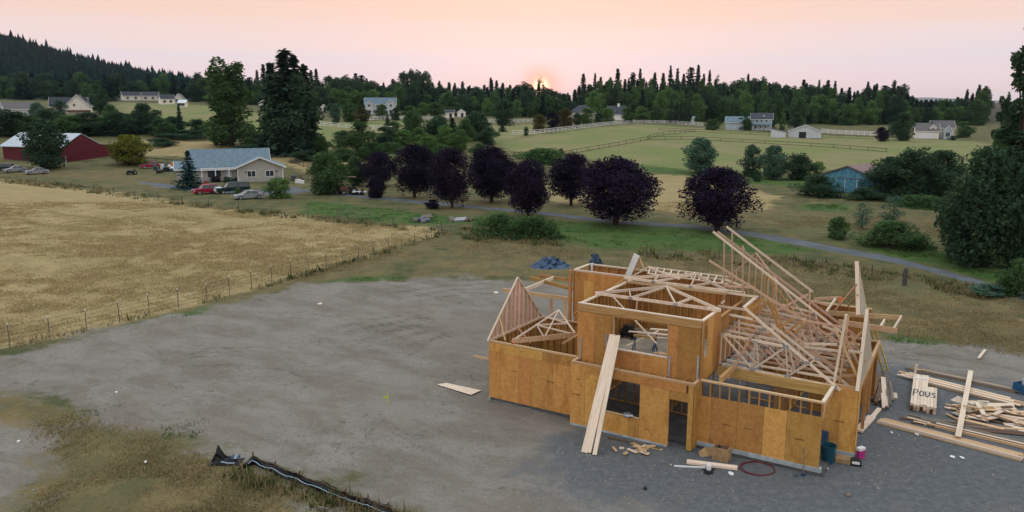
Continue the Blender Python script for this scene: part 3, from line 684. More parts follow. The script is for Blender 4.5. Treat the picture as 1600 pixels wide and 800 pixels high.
# blackberry hedge
for px, yb, yt, w, lab in [(775, 366, 333, 62, 'left half of the big green bramble hedge'), (826, 370, 338, 78, 'right half of the big green bramble hedge')]:
    tree('bramble_hedge', 'bush', 'leaf', px, yb, yt, w, lab, 'hedge', 'bramble hedge by the dirt lot')
# white-fence paddock: round trees and cones
for px, yb, yt, w, k, lf, lab in [
    (843, 205, 179, 21, 'oval', 'rust_leaf', 'olive-gold rounded tree at the left end of the paddock row'),
    (863, 203, 176, 20, 'oval', 'plum', 'dark bronze cone-shaped tree in the paddock row'),
    (883, 200, 169, 25, 'oval', 'rust_leaf', 'tallest olive-gold tree in the paddock row'),
    (902, 199, 177, 14, 'oval', 'leaf_dark', 'small dark cone between two round paddock trees'),
    (917, 197, 169, 24, 'oval', 'leaf_light', 'round tree in front of the grey-roofed house'),
    (935, 195, 176, 14, 'oval', 'leaf_dark', 'narrow dark tree between the two grey-roofed houses'),
    (949, 194, 168, 21, 'oval', 'leaf_light', 'round green tree left of the white chimney house'),
    (980, 193, 168, 20, 'oval', 'leaf', 'round tree right of the white chimney house'),
    (1002, 192, 166, 20, 'oval', 'leaf_light', 'round tree third from the right along the white fence'),
    (1024, 192, 164, 21, 'oval', 'leaf', 'round tree second from the right along the white fence'),
    (1046, 192, 171, 18, 'oval', 'leaf_light', 'smallest round tree at the right end of the row'),
    (785, 206, 183, 16, 'spruce', 'needle', 'small dark cone tree standing behind the white fence'),
    (606, 199, 178, 16, 'spruce', 'needle', 'small dark cone tree before the twin-gabled house'),
    (822, 212, 198, 7, 'oval', 'leaf', 'tiny green tree at the corner of the white fence'),
    (547, 190, 161, 24, 'oval', 'leaf', 'round green tree left of the twin-gabled house'), (520, 181, 152, 20, 'oval', 'leaf_dark', 'dark rounded tree left of the twin-gabled house'),
    (567, 192, 170, 24, 'oval', 'rust_leaf', 'brownish rounded tree before the left gable'), (596, 186, 163, 20, 'oval', 'leaf', 'round green tree in front of the twin-gabled house'),
    (618, 188, 168, 14, 'oval', 'leaf_dark', 'dark round tree below the right gable'), (525, 193, 163, 16, 'oval', 'leaf_blue', 'grey-green upright tree by the white fence'),
    (640, 186, 166, 22, 'oval', 'leaf', 'round tree right of the twin-gabled house'), (662, 181, 160, 18, 'oval', 'leaf_light', 'pale round tree farther right of the twin-gabled house'),
    (712, 181, 160, 20, 'oval', 'leaf', 'round tree above the small white paddock sheds'), (680, 183, 160, 22, 'oval', 'leaf', 'round tree left of the small white paddock sheds'),
    (788, 196, 155, 30, 'oval', 'leaf_dark', 'dark tree behind the white fence below the sun')]:
    tree('paddock_tree', k, lf, px, yb, yt, w, lab, 'tree', 'trees round the white-fenced paddock')
for i, px in enumerate((1049, 1056, 1063, 1070, 1076)):
    tree('arborvitae', 'poplar', 'leaf_dark', px, 193, 154 + (i * 5) % 7, 9, 'tall narrow evergreen in the tight row beyond the paddock', 'tree', 'row of narrow evergreens', seed=1)
tree('round_bush', 'shrub', 'leaf', 1113, 203, 186, 27, 'rounded green bush at the end of the white fence', 'bush')
tree('poplar_tree', 'poplar', 'leaf', 1163, 204, 168, 17, 'columnar tree in front of the pale blue house', seed=1)
tree('poplar_tree', 'poplar', 'leaf_light', 1222, 205, 171, 13, 'yellowish columnar tree behind the small white sheds', seed=2)
tree('poplar_tree', 'poplar', 'leaf', 1206, 204, 164, 15, 'green columnar tree right of the pale blue house', seed=0)
tree('broadleaf_tree', 'oval', 'leaf_dark', 1243, 203, 176, 20, 'dark tree behind the white barn')
tree('broadleaf_tree', 'oval', 'leaf_dark', 1408, 220, 176, 30, 'dark round tree left of the white farmhouse')
tree('poplar_tree', 'poplar', 'leaf_light', 1415, 214, 174, 13, 'bright green column behind the dark round tree', seed=1)
tree('purple_tree', 'round', 'plum', 1377, 221, 199, 22, 'small purple tree in front of the long white fence')
tree('broadleaf_tree', 'oval', 'leaf', 1506, 215, 190, 24, 'green tree right of the white farmhouse')
tree('shrub', 'shrub', 'leaf_dark', 1489, 219, 212, 12, 'dark clipped bush by the white farmhouse', 'bush')
# field trees
for px, yb, yt, w, k, lf, lab in [
    (1093, 270, 216, 50, 'round', 'leaf_blue', 'blue-green tree alone in the pasture'),
    (1174, 276, 226, 28, 'oval', 'leaf_blue', 'narrow blue-green tree of the pair in the pasture'),
    (1208, 280, 228, 42, 'round', 'leaf_blue', 'wide blue-green tree of the pair in the pasture'),
    (1248, 281, 240, 42, 'round', 'leaf_dark', 'dark bushy tree left of the blue shed'),
    (1278, 274, 252, 20, 'shrub', 'leaf_light', 'light green bush behind the blue shed')]:
    tree('pasture_tree', k, lf, px, yb, yt, w, lab)
tree('shrub', 'shrub', 'leaf_dark', 1181, 283, 267, 14, 'small dark bush below the pair of pasture trees', 'bush')
tree('bramble', 'bush', 'leaf_dark', 1277, 307, 274, 56, 'dark bramble covering the left end of the blue shed', 'bush')
tree('bramble', 'bush', 'leaf_dark', 1352, 313, 293, 50, 'dark bramble in front of the blue shed', 'bush')
for px, yb, yt, w, lab in [(1392, 306, 246, 60, 'left tree of the dark thicket beside the blue shed'), (1428, 312, 232, 70, 'middle tree of the dark thicket beside the blue shed'), (1466, 310, 236, 66, 'right tree of the dark thicket beside the blue shed')]:
    tree('thicket_tree', 'round', 'leaf_dark', px, yb, yt, w, lab, 'tree', 'dark thicket')
tree('grass_mound', 'bush', 'leaf', 1440, 322, 305, 80, 'low green mound of growth in front of the dark thicket', 'bush')
tree('roadside_shrub', 'shrub', 'leaf', 1308, 372, 339, 34, 'green shrub on the verge above the lane', 'bush')
tree('roadside_shrub', 'bush', 'leaf', 1394, 386, 346, 84, 'wide green shrub on the verge above the lane', 'bush')
tree('wispy_tree', 'wispy', 'leaf_blue', 1347, 356, 316, 30, 'thin grey sapling above the verge')
tree('wispy_tree', 'wispy', 'leaf_blue', 1394, 352, 306, 40, 'pale wispy tree above the wide green shrub')
tree('broadleaf_tree', 'round', 'leaf_dark', 1525, 416, 234, 114, 'large dark tree with a clear trunk by the lane', seed=2)
tree('broadleaf_tree', 'round', 'leaf_dark', 1500, 402, 300, 60, 'smaller dark tree leaning into the large one by the lane', seed=0)
tree('giant_tree', 'giant', 'leaf_dark', 1584, 395, 28, 84, 'giant dark tree rising above everything at the right edge', seed=1)
tree('giant_tree', 'giant', 'leaf_dark', 1553, 340, 150, 40, 'tall dark tree just left of the giant one', seed=2)
tree('giant_tree', 'giant', 'leaf_dark', 1650, 400, 60, 130, 'tall dark tree cut off by the right edge', seed=0)
tree('broadleaf_tree', 'round', 'leaf', 1572, 350, 196, 90, 'green tree under the giant tree at the right edge', seed=1)
tree('broadleaf_tree', 'round', 'leaf_dark', 1590, 420, 260, 70, 'dark tree at the right edge beneath the giant one', seed=0)
tree('edge_bush', 'bush', 'leaf', 1592, 462, 406, 70, 'green bush at the right edge beside the lane', 'bush')
tree('edge_bush', 'shrub', 'leaf_blue', 1545, 462, 444, 50, 'grey-green brush where the lane leaves the view', 'bush')
# hedge and scrub on the left behind the barn
lft = [(15, 212, 172, 60, 'leaf_dark'), (48, 212, 182, 50, 'leaf'), (108, 214, 180, 50, 'leaf'), (140, 212, 176, 44, 'leaf_dark'), (160, 211, 182, 40, 'leaf'), (186, 212, 176, 40, 'leaf_dark'), (210, 208, 184, 30, 'leaf_light'), (228, 209, 162, 46, 'leaf_dark'), (252, 212, 186, 34, 'leaf_dark'), (282, 210, 163, 16, 'needle'), (272, 205, 182, 36, 'leaf_dark'), (60, 190, 160, 24, 'leaf_blue'), (93, 180, 156, 18, 'leaf_blue'), (148, 172, 146, 22, 'leaf_dark'), (163, 180, 140, 24, 'leaf_dark'), (8, 182, 168, 30, 'leaf')]
HORD = 'first second third fourth fifth sixth seventh eighth ninth tenth eleventh twelfth'.split()
for i, (px, yb, yt, w, lf) in enumerate(lft):
    tree('hedge_tree', 'fir' if lf == 'needle' else ('round' if i % 3 else 'oval'), lf, px, yb, yt, w, (f'{HORD[i]} tree from the left in the mixed hedge behind the red barn' if i < 11 else ('blue-green tree beside the low white house', 'blue-green tree left of the white gabled house', 'dark tree right of the white gabled house', 'tall dark tree farther right of the white gabled house', 'green tree at the far left edge below the wood')[i - 11]), 'tree', 'mixed hedge behind the red barn')
for px, yb, yt, w, lab in [(300, 214, 203, 90, 'long low bramble bank at the foot of the tall broadleaf tree'), (390, 240, 226, 70, 'low dark scrub between the tall tree and the fir clump'), (250, 228, 216, 50, 'low green bramble behind the yellow-green tree'), (480, 252, 236, 60, 'scrub at the foot of the fir clump')]:
    tree('bramble', 'bush', 'leaf_dark', px, yb, yt, w, lab, 'bush')

# the wood along the horizon: every tree that can be told apart
GW = 'trees of the wood along the horizon'
WOOD = []
sky_line = [(340, 122, 'fir'), (352, 128, 'fir'), (372, 118, 'fir'), (392, 121, 'pine'), (404, 110, 'fir'), (414, 101, 'fir'), (488, 110, 'fir'), (496, 108, 'fir'), (515, 119, 'oval'), (528, 122, 'oval'), (541, 118, 'oval'), (557, 115, 'pine'), (566, 118, 'pine'), (574, 123, 'fir'), (582, 127, 'oval'), (600, 129, 'fir'), (615, 124, 'pine'), (631, 113, 'oval'), (643, 109, 'oval'), (654, 111, 'oval'), (666, 113, 'oval'), (676, 129, 'fir'), (687, 127, 'fir'), (702, 129, 'fir'), (711, 130, 'fir'), (723, 128, 'fir'), (734, 134, 'fir'), (745, 136, 'oval'), (757, 133, 'fir'), (767, 122, 'fir'), (776, 126, 'fir'), (786, 130, 'fir'), (797, 133, 'fir'), (808, 134, 'oval'), (821, 129, 'oval'), (832, 136, 'fir'), (844, 120, 'wispy'), (862, 140, 'oval'), (874, 146, 'oval'), (887, 145, 'fir'), (898, 140, 'fir'), (911, 116, 'fir'), (920, 132, 'fir'), (929, 115, 'fir'), (938, 121, 'fir'), (947, 128, 'fir'), (953, 121, 'fir'), (964, 108, 'fir'), (976, 124, 'fir'), (988, 114, 'pine'), (999, 108, 'fir'), (1009, 128, 'fir'), (1022, 114, 'fir'), (1035, 115, 'fir'), (1046, 103, 'fir'), (1057, 108, 'fir'), (1067, 116, 'fir'), (1078, 106, 'pine'), (1089, 102, 'fir'), (1098, 116, 'fir'), (1107, 110, 'fir'), (1119, 118, 'wispy'), (1130, 130, 'oval'), (1145, 128, 'oval'), (1158, 124, 'oval'), (1167, 116, 'fir'), (1178, 124, 'oval'), (1190, 122, 'oval'), (1209, 130, 'oval'), (1226, 133, 'oval'), (1241, 136, 'oval'), (1254, 125, 'pine'), (1266, 134, 'oval'), (1278, 126, 'fir'), (1292, 126, 'fir'), (1303, 127, 'fir'), (1314, 138, 'fir'), (1326, 137, 'fir'), (1339, 142, 'fir'), (1354, 128, 'fir'), (1368, 131, 'fir'), (1381, 134, 'pine'), (1395, 126, 'pine'), (1413, 133, 'wispy'), (1425, 150, 'oval'), (1440, 158, 'oval'), (1455, 158, 'oval'), (1468, 159, 'oval'), (1482, 160, 'oval'), (1496, 152, 'fir'), (1510, 140, 'fir'), (1519, 146, 'fir'), (1528, 133, 'fir'), (1538, 135, 'fir')]
for i, (px, yt, k) in enumerate(sky_line):
    D = 540 + 45 * ((i * 37) % 10) / 10; w = dict(fir=19, pine=21, oval=22, wispy=14)[k] * random.uniform(.85, 1.3)
    con = k in ('fir', 'pine')
    WOOD.append((px, tree('conifer' if con else 'broadleaf_tree', k, 'needle' if con else 'leaf_dark', px, 0, yt, w, '', 'tree', GW, D=D, seed=i % 3, joined=True), 'pointed conifer' if con else 'rounded tree', 'on the skyline'))
sp = [q[0] for q in sky_line]; sy = [q[1] for q in sky_line]
for row, (D, lo, hi, step) in enumerate([(515, 1, 12, 7.5), (482, 12, 28, 10)]):
    px = 336
    while px < 1545:
        yl = float(np.interp(px, sp, sy)); yt = max(yl, 122) + random.uniform(lo, hi); yt = min(yt, 168 if row else 156)
        con = random.random() < ((.5 if px > 880 else .25) if not row else .14); k = 'fir' if con else random.choice(['oval', 'round'])
        WOOD.append((px, tree('conifer' if con else 'broadleaf_tree', k, 'needle' if con else random.choice(['leaf_dark', 'leaf', 'leaf', 'leaf_light'] if row else ['leaf_dark', 'leaf_dark', 'leaf']), px, 0, yt, random.uniform(15, 24), '', 'tree', GW, D=D + random.uniform(-14, 14), seed=random.randrange(3), joined=True), 'dark conifer' if con else 'dark leafy tree', 'front of the wood' if row else 'just below the skyline'))
        px += step * random.uniform(.8, 1.25)
# mixed band at the foot of the hill
for row, (D, y0, y1, step) in enumerate([(600, 112, 128, 13), (520, 122, 142, 13)]):
    px = -30
    while px < 345:
        if not (row and 185 < px < 290):
            con = random.random() < .35; k = 'fir' if con else random.choice(['oval', 'round'])
            WOOD.append((px, tree('conifer' if con else 'broadleaf_tree', k, 'needle' if con else random.choice(['leaf_dark', 'leaf_dark', 'leaf']), px, 0, random.uniform(y0, y1), random.uniform(17, 28), '', 'tree', 'trees at the foot of the hill', D=D + random.uniform(-25, 25), seed=random.randrange(3), joined=True), 'conifer' if con else 'leafy tree', 'front row below the hill' if row else 'rear row below the hill'))
        px += step * random.uniform(.8, 1.25)
ORD = 'first second third fourth fifth sixth seventh eighth ninth tenth eleventh twelfth thirteenth fourteenth fifteenth sixteenth'.split()
MARK = [(-99, 'the left edge'), (118, 'the white gabled house'), (220, 'the far pale houses'), (330, 'the tall broadleaf tree'), (452, 'the fir clump'), (595, 'the twin-gabled house'), (710, 'the paddock stables'), (845, 'the setting sun'), (905, 'the hipped house'), (963, 'the white chimney house'), (1076, 'the narrow evergreen row'), (1170, 'the pale blue house'), (1257, 'the white barn'), (1330, 'the long white fence'), (1408, 'the dark round tree'), (1461, 'the white farmhouse')]
cnt_ = {}
for px, o, noun, where in sorted(WOOD, key=lambda q: q[0]):
    mk = [m for m in MARK if m[0] <= px][-1][1]; key = (noun, where, mk); n_ = cnt_.get(key, 0); cnt_[key] = n_ + 1
    o['label'] = f'{ORD[min(n_, 15)]} {noun} right of {mk}, {where}'
# forest that covers the hill (one mass)
def hill_forest():
    rng = np.random.default_rng(5); n = 11000
    y = rng.uniform(640, 1330, n); a = rng.uniform(-1.0, -.30, n); x = a * y; z = hz(x, y)
    k = (np.interp(a, [-.425, -.37, -.3], [1, .9, .5]) > rng.uniform(0, 1, n)); x, y, z = x[k], y[k], z[k]; n = len(x)
    h = rng.uniform(7, 17, n) * np.where(rng.uniform(0, 1, n) < .05, 1.4, 1); r = h * rng.uniform(.18, .36, n)
    Vs = []; Fs = []; tn = []; off = 0
    for lv in range(5):       # stacked ragged skirts
        m = 6; ang = rng.uniform(0, 6.28, n)[:, None] + np.arange(m)[None] * 6.283 / m
        rr = (r * (1 - lv * .19))[:, None] * rng.uniform(.6, 1.3, (n, m)); zb = (z + h * (.08 + lv * .175))[:, None] - rng.uniform(0, 1.2, (n, m))
        ring = np.stack([x[:, None] + rr * np.cos(ang), y[:, None] + rr * np.sin(ang), zb], -1)
        apex = np.stack([x, y, z + h * (.08 + lv * .175 + .32 if lv < 4 else 1.0)], -1)[:, None]
        V = np.concatenate([ring, apex], 1).reshape(-1, 3); b = np.arange(n)[:, None, None] * (m + 1) + off
        f = np.stack([np.arange(m), (np.arange(m) + 1) % m, np.full(m, m)], -1)[None] + b
        Vs.append(V); Fs.append(f.reshape(-1, 3)); off += len(V); tn.append(np.repeat(rng.uniform(0, 1, n), m + 1))
    me = npmesh('hill_forest', np.concatenate(Vs), np.concatenate(Fs), [M['hill_needle']], np.concatenate(tn))
    o = bpy.data.objects.new('hill_forest', me); COL.objects.link(o); tag(o, 'dark conifer forest covering the hill on the left', 'forest', kind='stuff')
hill_forest()

# grass: real blades where they can be seen
def blades(name, zone, n, h0, h1, wd, leaf, label, cat='grass', rmax=120, inside=.2, spread=.25, per=9, extra=None, clump=.45):
    rng = np.random.default_rng(len(name) * 7 + n)
    poly = np.concatenate(ZW[zone] if isinstance(zone, str) else zone); lo, hi = poly.min(0), poly.max(0)
    lo = np.maximum(lo, [-95, 14]); hi = np.minimum(hi, [110, rmax])
    # more tufts near the camera
    yy = lo[1] + (hi[1] - lo[1]) * rng.uniform(0, 1, n * 5) ** 1.5; xx = rng.uniform(-.78, .78, n * 5) * yy
    P = np.stack([xx, yy], 1)
    if isinstance(zone, str): d = zone_sd(P, zone)
    else: d = np.max([sdist(P, q) for q in zone], 0)
    keep = (d > inside + rng.exponential(.5, len(d)) * (inside > 0))
    for k in ('lane', 'dirt', 'gravel'):
        if k != zone and not (extra == k): keep &= zone_sd(P, k) < .1
    keep &= (vnoise(P, 3., 21) * .6 + vnoise(P, .9, 22) * .4) > clump
    P = P[keep][:n]; n = len(P)
    C = P[:, None, :] + rng.normal(size=(n, per, 2)) * spread
    sc = (h0 + (h1 - h0) * rng.uniform(0, 1, (n, 1)) ** 1.6) * rng.uniform(.6, 1.1, (n, per))
    x, y = C[..., 0].ravel(), C[..., 1].ravel(); h = sc.ravel(); z = hz(x, y) - .03
    an = rng.uniform(0, 6.28, len(x)); w = wd * rng.uniform(.6, 1.4, len(x)) * (1 + y / 70)
    ln = rng.normal(size=(len(x), 2)) * .35 * h[:, None]
    a = np.stack([x - np.cos(an) * w, y - np.sin(an) * w, z], 1); b = np.stack([x + np.cos(an) * w, y + np.sin(an) * w, z], 1); c = np.stack([x + ln[:, 0], y + ln[:, 1], z + h], 1)
    V = np.stack([a, b, c], 1).reshape(-1, 3)
    me = npmesh(name, V, np.arange(len(V)).reshape(-1, 3), [M[leaf]], np.repeat(rng.uniform(0, 1, len(x)), 3))
    o = bpy.data.objects.new(name, me); COL.objects.link(o); tag(o, label, cat, kind='stuff')
blades('straw_grass', 'dry', 21000, .06, .22, .03, 'straw', 'dry straw-coloured grass of the hay field', clump=.33, spread=.35)
blades('dull_grass_tufts', 'brown', 20000, .04, .19, .018, 'drybl', 'dull brown grass tufts round the dirt lot', rmax=105, clump=.34, spread=.3)
blades('green_tufts', 'green', 9000, .08, .30, .03, 'greenbl', 'green weeds and grass along the lot edge and lane', rmax=125, clump=.42)
def pxpoly(*pts): return np.array([tuple(at(*p))[:2] for p in pts])
VERGE = [pxpoly((0, 276), (100, 287), (250, 308), (330, 319), (440, 332), (560, 344), (700, 360), (706, 368), (560, 352), (440, 341), (330, 328), (250, 317), (100, 296), (0, 285)),
         pxpoly((0, 546), (130, 517), (330, 470), (520, 415), (690, 364), (705, 366), (540, 414), (345, 469), (140, 517), (0, 550)),
         pxpoly((360, 735), (480, 764), (640, 815), (640, 840), (480, 785), (350, 745)),
         pxpoly((720, 352), (760, 358), (870, 372), (880, 384), (760, 380), (712, 372)), pxpoly((1000, 384), (1200, 400), (1420, 428), (1540, 452), (1540, 470), (1420, 446), (1200, 418), (1000, 402))]
blades('tall_weeds', VERGE, 7500, .18, .7, .025, 'drybl', 'tall dry weeds along the wire fence and verge', 'weeds', rmax=200, inside=0, clump=.3, per=7)
blades('green_weeds', VERGE, 4000, .2, .7, .035, 'weed', 'green weeds mixed into the fence line', 'weeds', rmax=200, inside=0, clump=.42, per=8)
SCAT = [pxpoly((0, 540), (330, 488), (640, 440), (660, 520), (420, 560), (300, 690), (0, 620))]
blades('lot_weeds', SCAT, 1100, .04, .16, .02, 'greenbl', 'small weeds scattered over the bare dirt', 'weeds', inside=0, extra='dirt', clump=.62, per=10, spread=.2)

def clods():
    rng = np.random.default_rng(11); n = 16000
    y = 20 + 60 * rng.uniform(0, 1, n * 3) ** 1.5; x = rng.uniform(-.72, .72, n * 3) * y; P = np.stack([x, y], 1)
    k = ((zone_sd(P, 'dirt') > .3) | (zone_sd(P, 'gravel') > .3)) & (vnoise(P, 4, 51) * .5 + vnoise(P, 1.3, 52) * .5 > .45); P = P[k][:n]; n = len(P)
    uv = np.stack([(P - np.array([HO_.x, HO_.y])) @ np.array([math.cos(R(31.9)), -math.sin(R(31.9))]), (P - np.array([HO_.x, HO_.y])) @ np.array([math.sin(R(31.9)), math.cos(R(31.9))])], 1)
    k = ~((uv[:, 0] > -16.5) & (uv[:, 0] < 1.2) & (uv[:, 1] > -1) & (uv[:, 1] < 10.6)); P = P[k]; n = len(P)
    r = .018 + .05 * rng.uniform(0, 1, n) ** 4; z = hz(P[:, 0], P[:, 1])
    base = np.array([[1, 0, 0], [-.5, .87, 0], [-.5, -.87, 0], [.1, .1, .8]]); V = base[None] * r[:, None, None] * rng.uniform(.6, 1.4, (n, 4, 3)); V[..., 0] += P[:, :1]; V[..., 1] += P[:, 1:]; V[..., 2] += (z + .0)[:, None]
    F = np.array([[0, 1, 3], [1, 2, 3], [2, 0, 3]])[None] + np.arange(n)[:, None, None] * 4
    me = npmesh('stones', V.reshape(-1, 3), F.reshape(-1, 3), [plain('stone', (.24, .225, .20), .95, .45, 2.)]); o = bpy.data.objects.new('stones', me); COL.objects.link(o); tag(o, 'stones and clods of earth scattered over the lot', 'stones', kind='stuff')
HO_ = at(1278, 742); clods()

# ------------------------------------------------------------------ the house under construction
HAZ = R(31.9)
HO = at(1278, 742); HO.z = 0
E1 = Vector((math.cos(HAZ), -math.sin(HAZ), 0)); E2 = Vector((math.sin(HAZ), math.cos(HAZ), 0))
CAMV = Vector((0, 0, HC))
def pv(px, py, v):      # house coordinates (u, v, z) of a survey sight on the plane v = const
    r = ray(px, py); t = (v - (CAMV - HO).dot(E2)) / r.dot(E2); q = CAMV + r * t
    return Vector(((q - HO).dot(E1), v, q.z))
def pu(px, py, u):
    r = ray(px, py); t = (u - (CAMV - HO).dot(E1)) / r.dot(E1); q = CAMV + r * t
    return Vector((u, (q - HO).dot(E2), q.z))
def pz(px, py, z):
    r = ray(px, py); t = (z - HC) / r.z; q = CAMV + r * t
    return Vector(((q - HO).dot(E1), (q - HO).dot(E2), z))
HS = thing('house_frame', 'half-built two-storey timber house of orange sheathing and open rafters on the dirt lot', 'house', HO, -HAZ)
def st(name, p, q, mat='lumber', w=.045, h=.1, parent=None, up=(0, 0, 1)): return stick(name, p, q, w, h, mat, parent or HS, up)
NSTUD = [0]
def stud(u, v, z0, z1, mat='stud', ax='u'):
    NSTUD[0] += 1
    d = (.045, .12) if ax == 'u' else (.12, .045)
    o = slab('stud', (u, v, (z0 + z1) / 2), (z1 - z0, d[1], d[0]), mat, HS)
    o.scale = (z1 - z0, d[1], d[0]); o.rotation_euler = (0, math.pi / 2, 0); return o
def wall_u(u0, u1, v, z0, z1, sp=.41, skip=(), mat='stud', plate='lumber', studs=True, door=None):
    """framed wall running along u at depth v (v is its front face, framing behind)"""
    c = v + .08
    for a, b in (((u0, u1),) if not door else ((u0, door[0]), (door[1], u1))): st('bottom_plate', (a, c, z0 + .02), (b, c, z0 + .02), mat, .12, .04)
    st('top_plate', (u0, c, z1 - .06), (u1, c, z1 - .06), plate, .12, .04)
    st('top_plate', (u0 + .02, c, z1 - .018), (u1 - .02, c, z1 - .018), plate, .14, .04)
    if studs:
        n = max(1, int(round((u1 - u0) / sp)))
        for i in range(n + 1):
            u = u0 + .03 + (u1 - u0 - .06) * i / n
            if any(a < u < b for a, b in skip): continue
            stud(u, c, z0 + .042, z1 - .082, mat)
def wall_v(v0, v1, u, z0, z1, sp=.41, skip=(), mat='stud', plate='lumber', studs=True):
    st('bottom_plate', (u, v0, z0 + .02), (u, v1, z0 + .02), mat, .12, .04)
    st('top_plate', (u, v0, z1 - .06), (u, v1, z1 - .06), plate, .12, .04)
    st('top_plate', (u, v0 + .02, z1 - .018), (u, v1 - .02, z1 - .018), plate, .14, .04)
    if studs:
        n = max(1, int(round((v1 - v0) / sp)))
        for i in range(n + 1):
            v = v0 + .03 + (v1 - v0 - .06) * i / n
            if any(a < v < b for a, b in skip): continue
            stud(u, v, z0 + .042, z1 - .082, mat, 'v')
def sheet_u(u0, u1, z0, z1, v, mat='osb'):       # one sheathing board on a wall along u
    return slab('sheathing_panel', ((u0 + u1) / 2, v + random.uniform(-.002, .002), (z0 + z1) / 2), (u1 - u0 - .012, .012, z1 - z0 - .012), mat, HS)
def sheet_v(v0, v1, z0, z1, u, mat='osb'):
    return slab('sheathing_panel', (u + random.uniform(-.002, .002), (v0 + v1) / 2, (z0 + z1) / 2), (.012, v1 - v0 - .006, z1 - z0 - .006), mat, HS)
def stamp(u, z, v, w=.34):
    mb = MB(); x = u
    while x < u + w:
        l = random.uniform(.02, .05); mb.box((x + l / 2, v - .0085, z - (x - u) * .02 + random.uniform(-.008, .008)), (l, .002, random.uniform(.03, .055))); x += l + random.uniform(.008, .02)
    mb.build('grade_stamp', M['stamp'], HS)
# floors and footings
def part(name, c, d, mat, rz=0): return slab(name, c, d, mat, HS, rz)
part('floor_slab', (-7.9, 3.0, .07), (16.2, 6.2, .1), 'slab'); part('floor_slab', (-5.6, 8.2, .07), (11.8, 4.2, .1), 'slab')
part('footing', (-2.5, .05, .15), (5.2, .25, .30), 'concrete'); part('footing', (-13.55, .05, .04), (5.1, .2, .16), 'concrete')
part('footing', (-8.65, -.64, .03), (4.8, .2, .12), 'concrete'); part('footing', (.3, 2.55, .1), (1.35, .2, .2), 'concrete'); part('footing', (-16.05, 2.7, .04), (.2, 5.2, .14), 'concrete')
part('upper_floor', (-8.2, 3.3, 2.99), (6.1, 6.5, .06), 'ply')
for i in range(15): st('floor_joist', (-11.0 + i * .41, .05, 2.82), (-11.0 + i * .41, 6.4, 2.82), 'stud', .045, .24)
st('rim_joist', (-11.1, .06, 2.82), (-5.15, .06, 2.82), 'lumber', .045, .24)
# right wing, front wall
wall_u(-5.1, 0, 0, .31, 3.12)
for a, b, z1 in ((-5.1, -4.55, 2.42), (-4.55, -3.4, 2.45), (-3.4, -2.3, 2.47), (-2.3, -1.36, 2.47), (-1.36, 0, 2.50)): sheet_u(a, b, .26, z1, -.012)
for u, z in ((-4.05, 1.32), (-3.1, 1.35), (-1.0, 1.36)): stamp(u, z, -.012)
st('top_plate', (-.05, .12, 3.06), (-.05, 2.3, 3.06), 'pale', .14, .08); st('header', (-.05, .16, 2.9), (-.05, 2.3, 2.9), 'lumber', .07, .24)
st('brace', (-.02, .1, 2.3), (-.02, .75, 2.85), 'lumber', .04, .09); stud(-.05, .12, .3, 3.0, 'lumber')
st('girder', (-5.05, 2.32, 2.86), (-.12, 2.32, 2.86), 'glulam', .10, .46)
st('timber_beam', (-4.25, .16, 3.24), (-4.25, 2.34, 3.24), 'glulam', .15, .24)
# corner panel of the right body
wall_u(-.42, .95, 2.5, .2, 3.12); sheet_u(-.42, .26, .18, 2.62, 2.488); sheet_u(.26, .95, .18, 2.62, 2.488); sheet_u(-.42, .95, 2.62, 3.05, 2.488); stamp(.05, 1.5, 2.488, .4)
sheet_v(2.5, 3.0, .18, 3.05, .962); stud(.9, 3.0, .2, 3.1, 'stud')
st('top_plate', (.9, 2.6, 3.08), (.68, 10.4, 3.08), 'lumber', .14, .08); st('header', (.9, 2.6, 2.88), (.68, 10.4, 2.88), 'stud', .1, .3)
slab('post', (.66, 8.2, 1.5), (.16, .16, 3.0), 'stud', HS); sheet_u(.0, .6, .1, 3.0, 8.9); slab('post', (.82, 5.6, 1.5), (.14, .14, 3.0), 'stud', HS)
# middle front wall with window and doorway
wall_u(-11.05, -5.12, -.7, .1, 3.12, skip=((-9.35, -7.62), (-6.25, -5.3)), door=(-6.2, -5.36))
for a, b, z0, z1 in ((-11.05, -10.3, .06, 3.04), (-10.3, -9.3, .06, 2.66), (-9.3, -8.1, .06, .98), (-8.1, -7.58, .06, .98), (-7.58, -6.2, .06, 2.64)): sheet_u(a, b, z0, z1, -.712)
sheet_u(-10.3, -7.6, 2.64, 3.04, -.712); sheet_u(-7.6, -5.45, 2.30 if False else 2.64, 3.04, -.712, 'osb_red'); sheet_u(-6.2, -5.36, 2.24, 2.64, -.712, 'osb_red'); sheet_u(-5.36, -5.12, .06, 3.04, -.712)
stamp(-10.75, 2.3, -.712, .14); stamp(-10.95, 1.55, -.712, .4); stamp(-7.3, .6, -.712, .2)
sheet_v(-.7, 0, .1, 3.04, -5.1); st('top_plate', (-5.17, -.62, 3.08), (-5.17, 0, 3.08), 'lumber', .12, .08); st('top_plate', (-11.0, -.6, 3.08), (-11.0, 0, 3.08), 'lumber', .12, .08)
sheet_v(-.7, 0, .1, 3.04, -11.06)
for u in (-10.6, -8.9, -8.1, -7.4, -6.6, -5.7): st('ceiling_joist', (u, -.55, 2.98), (u, .05, 2.98), 'stud', .045, .14)
for u in (-6.26, -5.3): stud(u, -.62, .1, 2.3, 'lumber')
st('header', (-6.2, -.62, 2.36), (-5.36, -.62, 2.36), 'lumber', .1, .2); st('window_sill_plate', (-9.3, -.62, 1.0), (-7.6, -.62, 1.0), 'lumber', .12, .04); st('header', (-9.3, -.62, 2.74), (-7.6, -.62, 2.74), 'lumber', .1, .2)
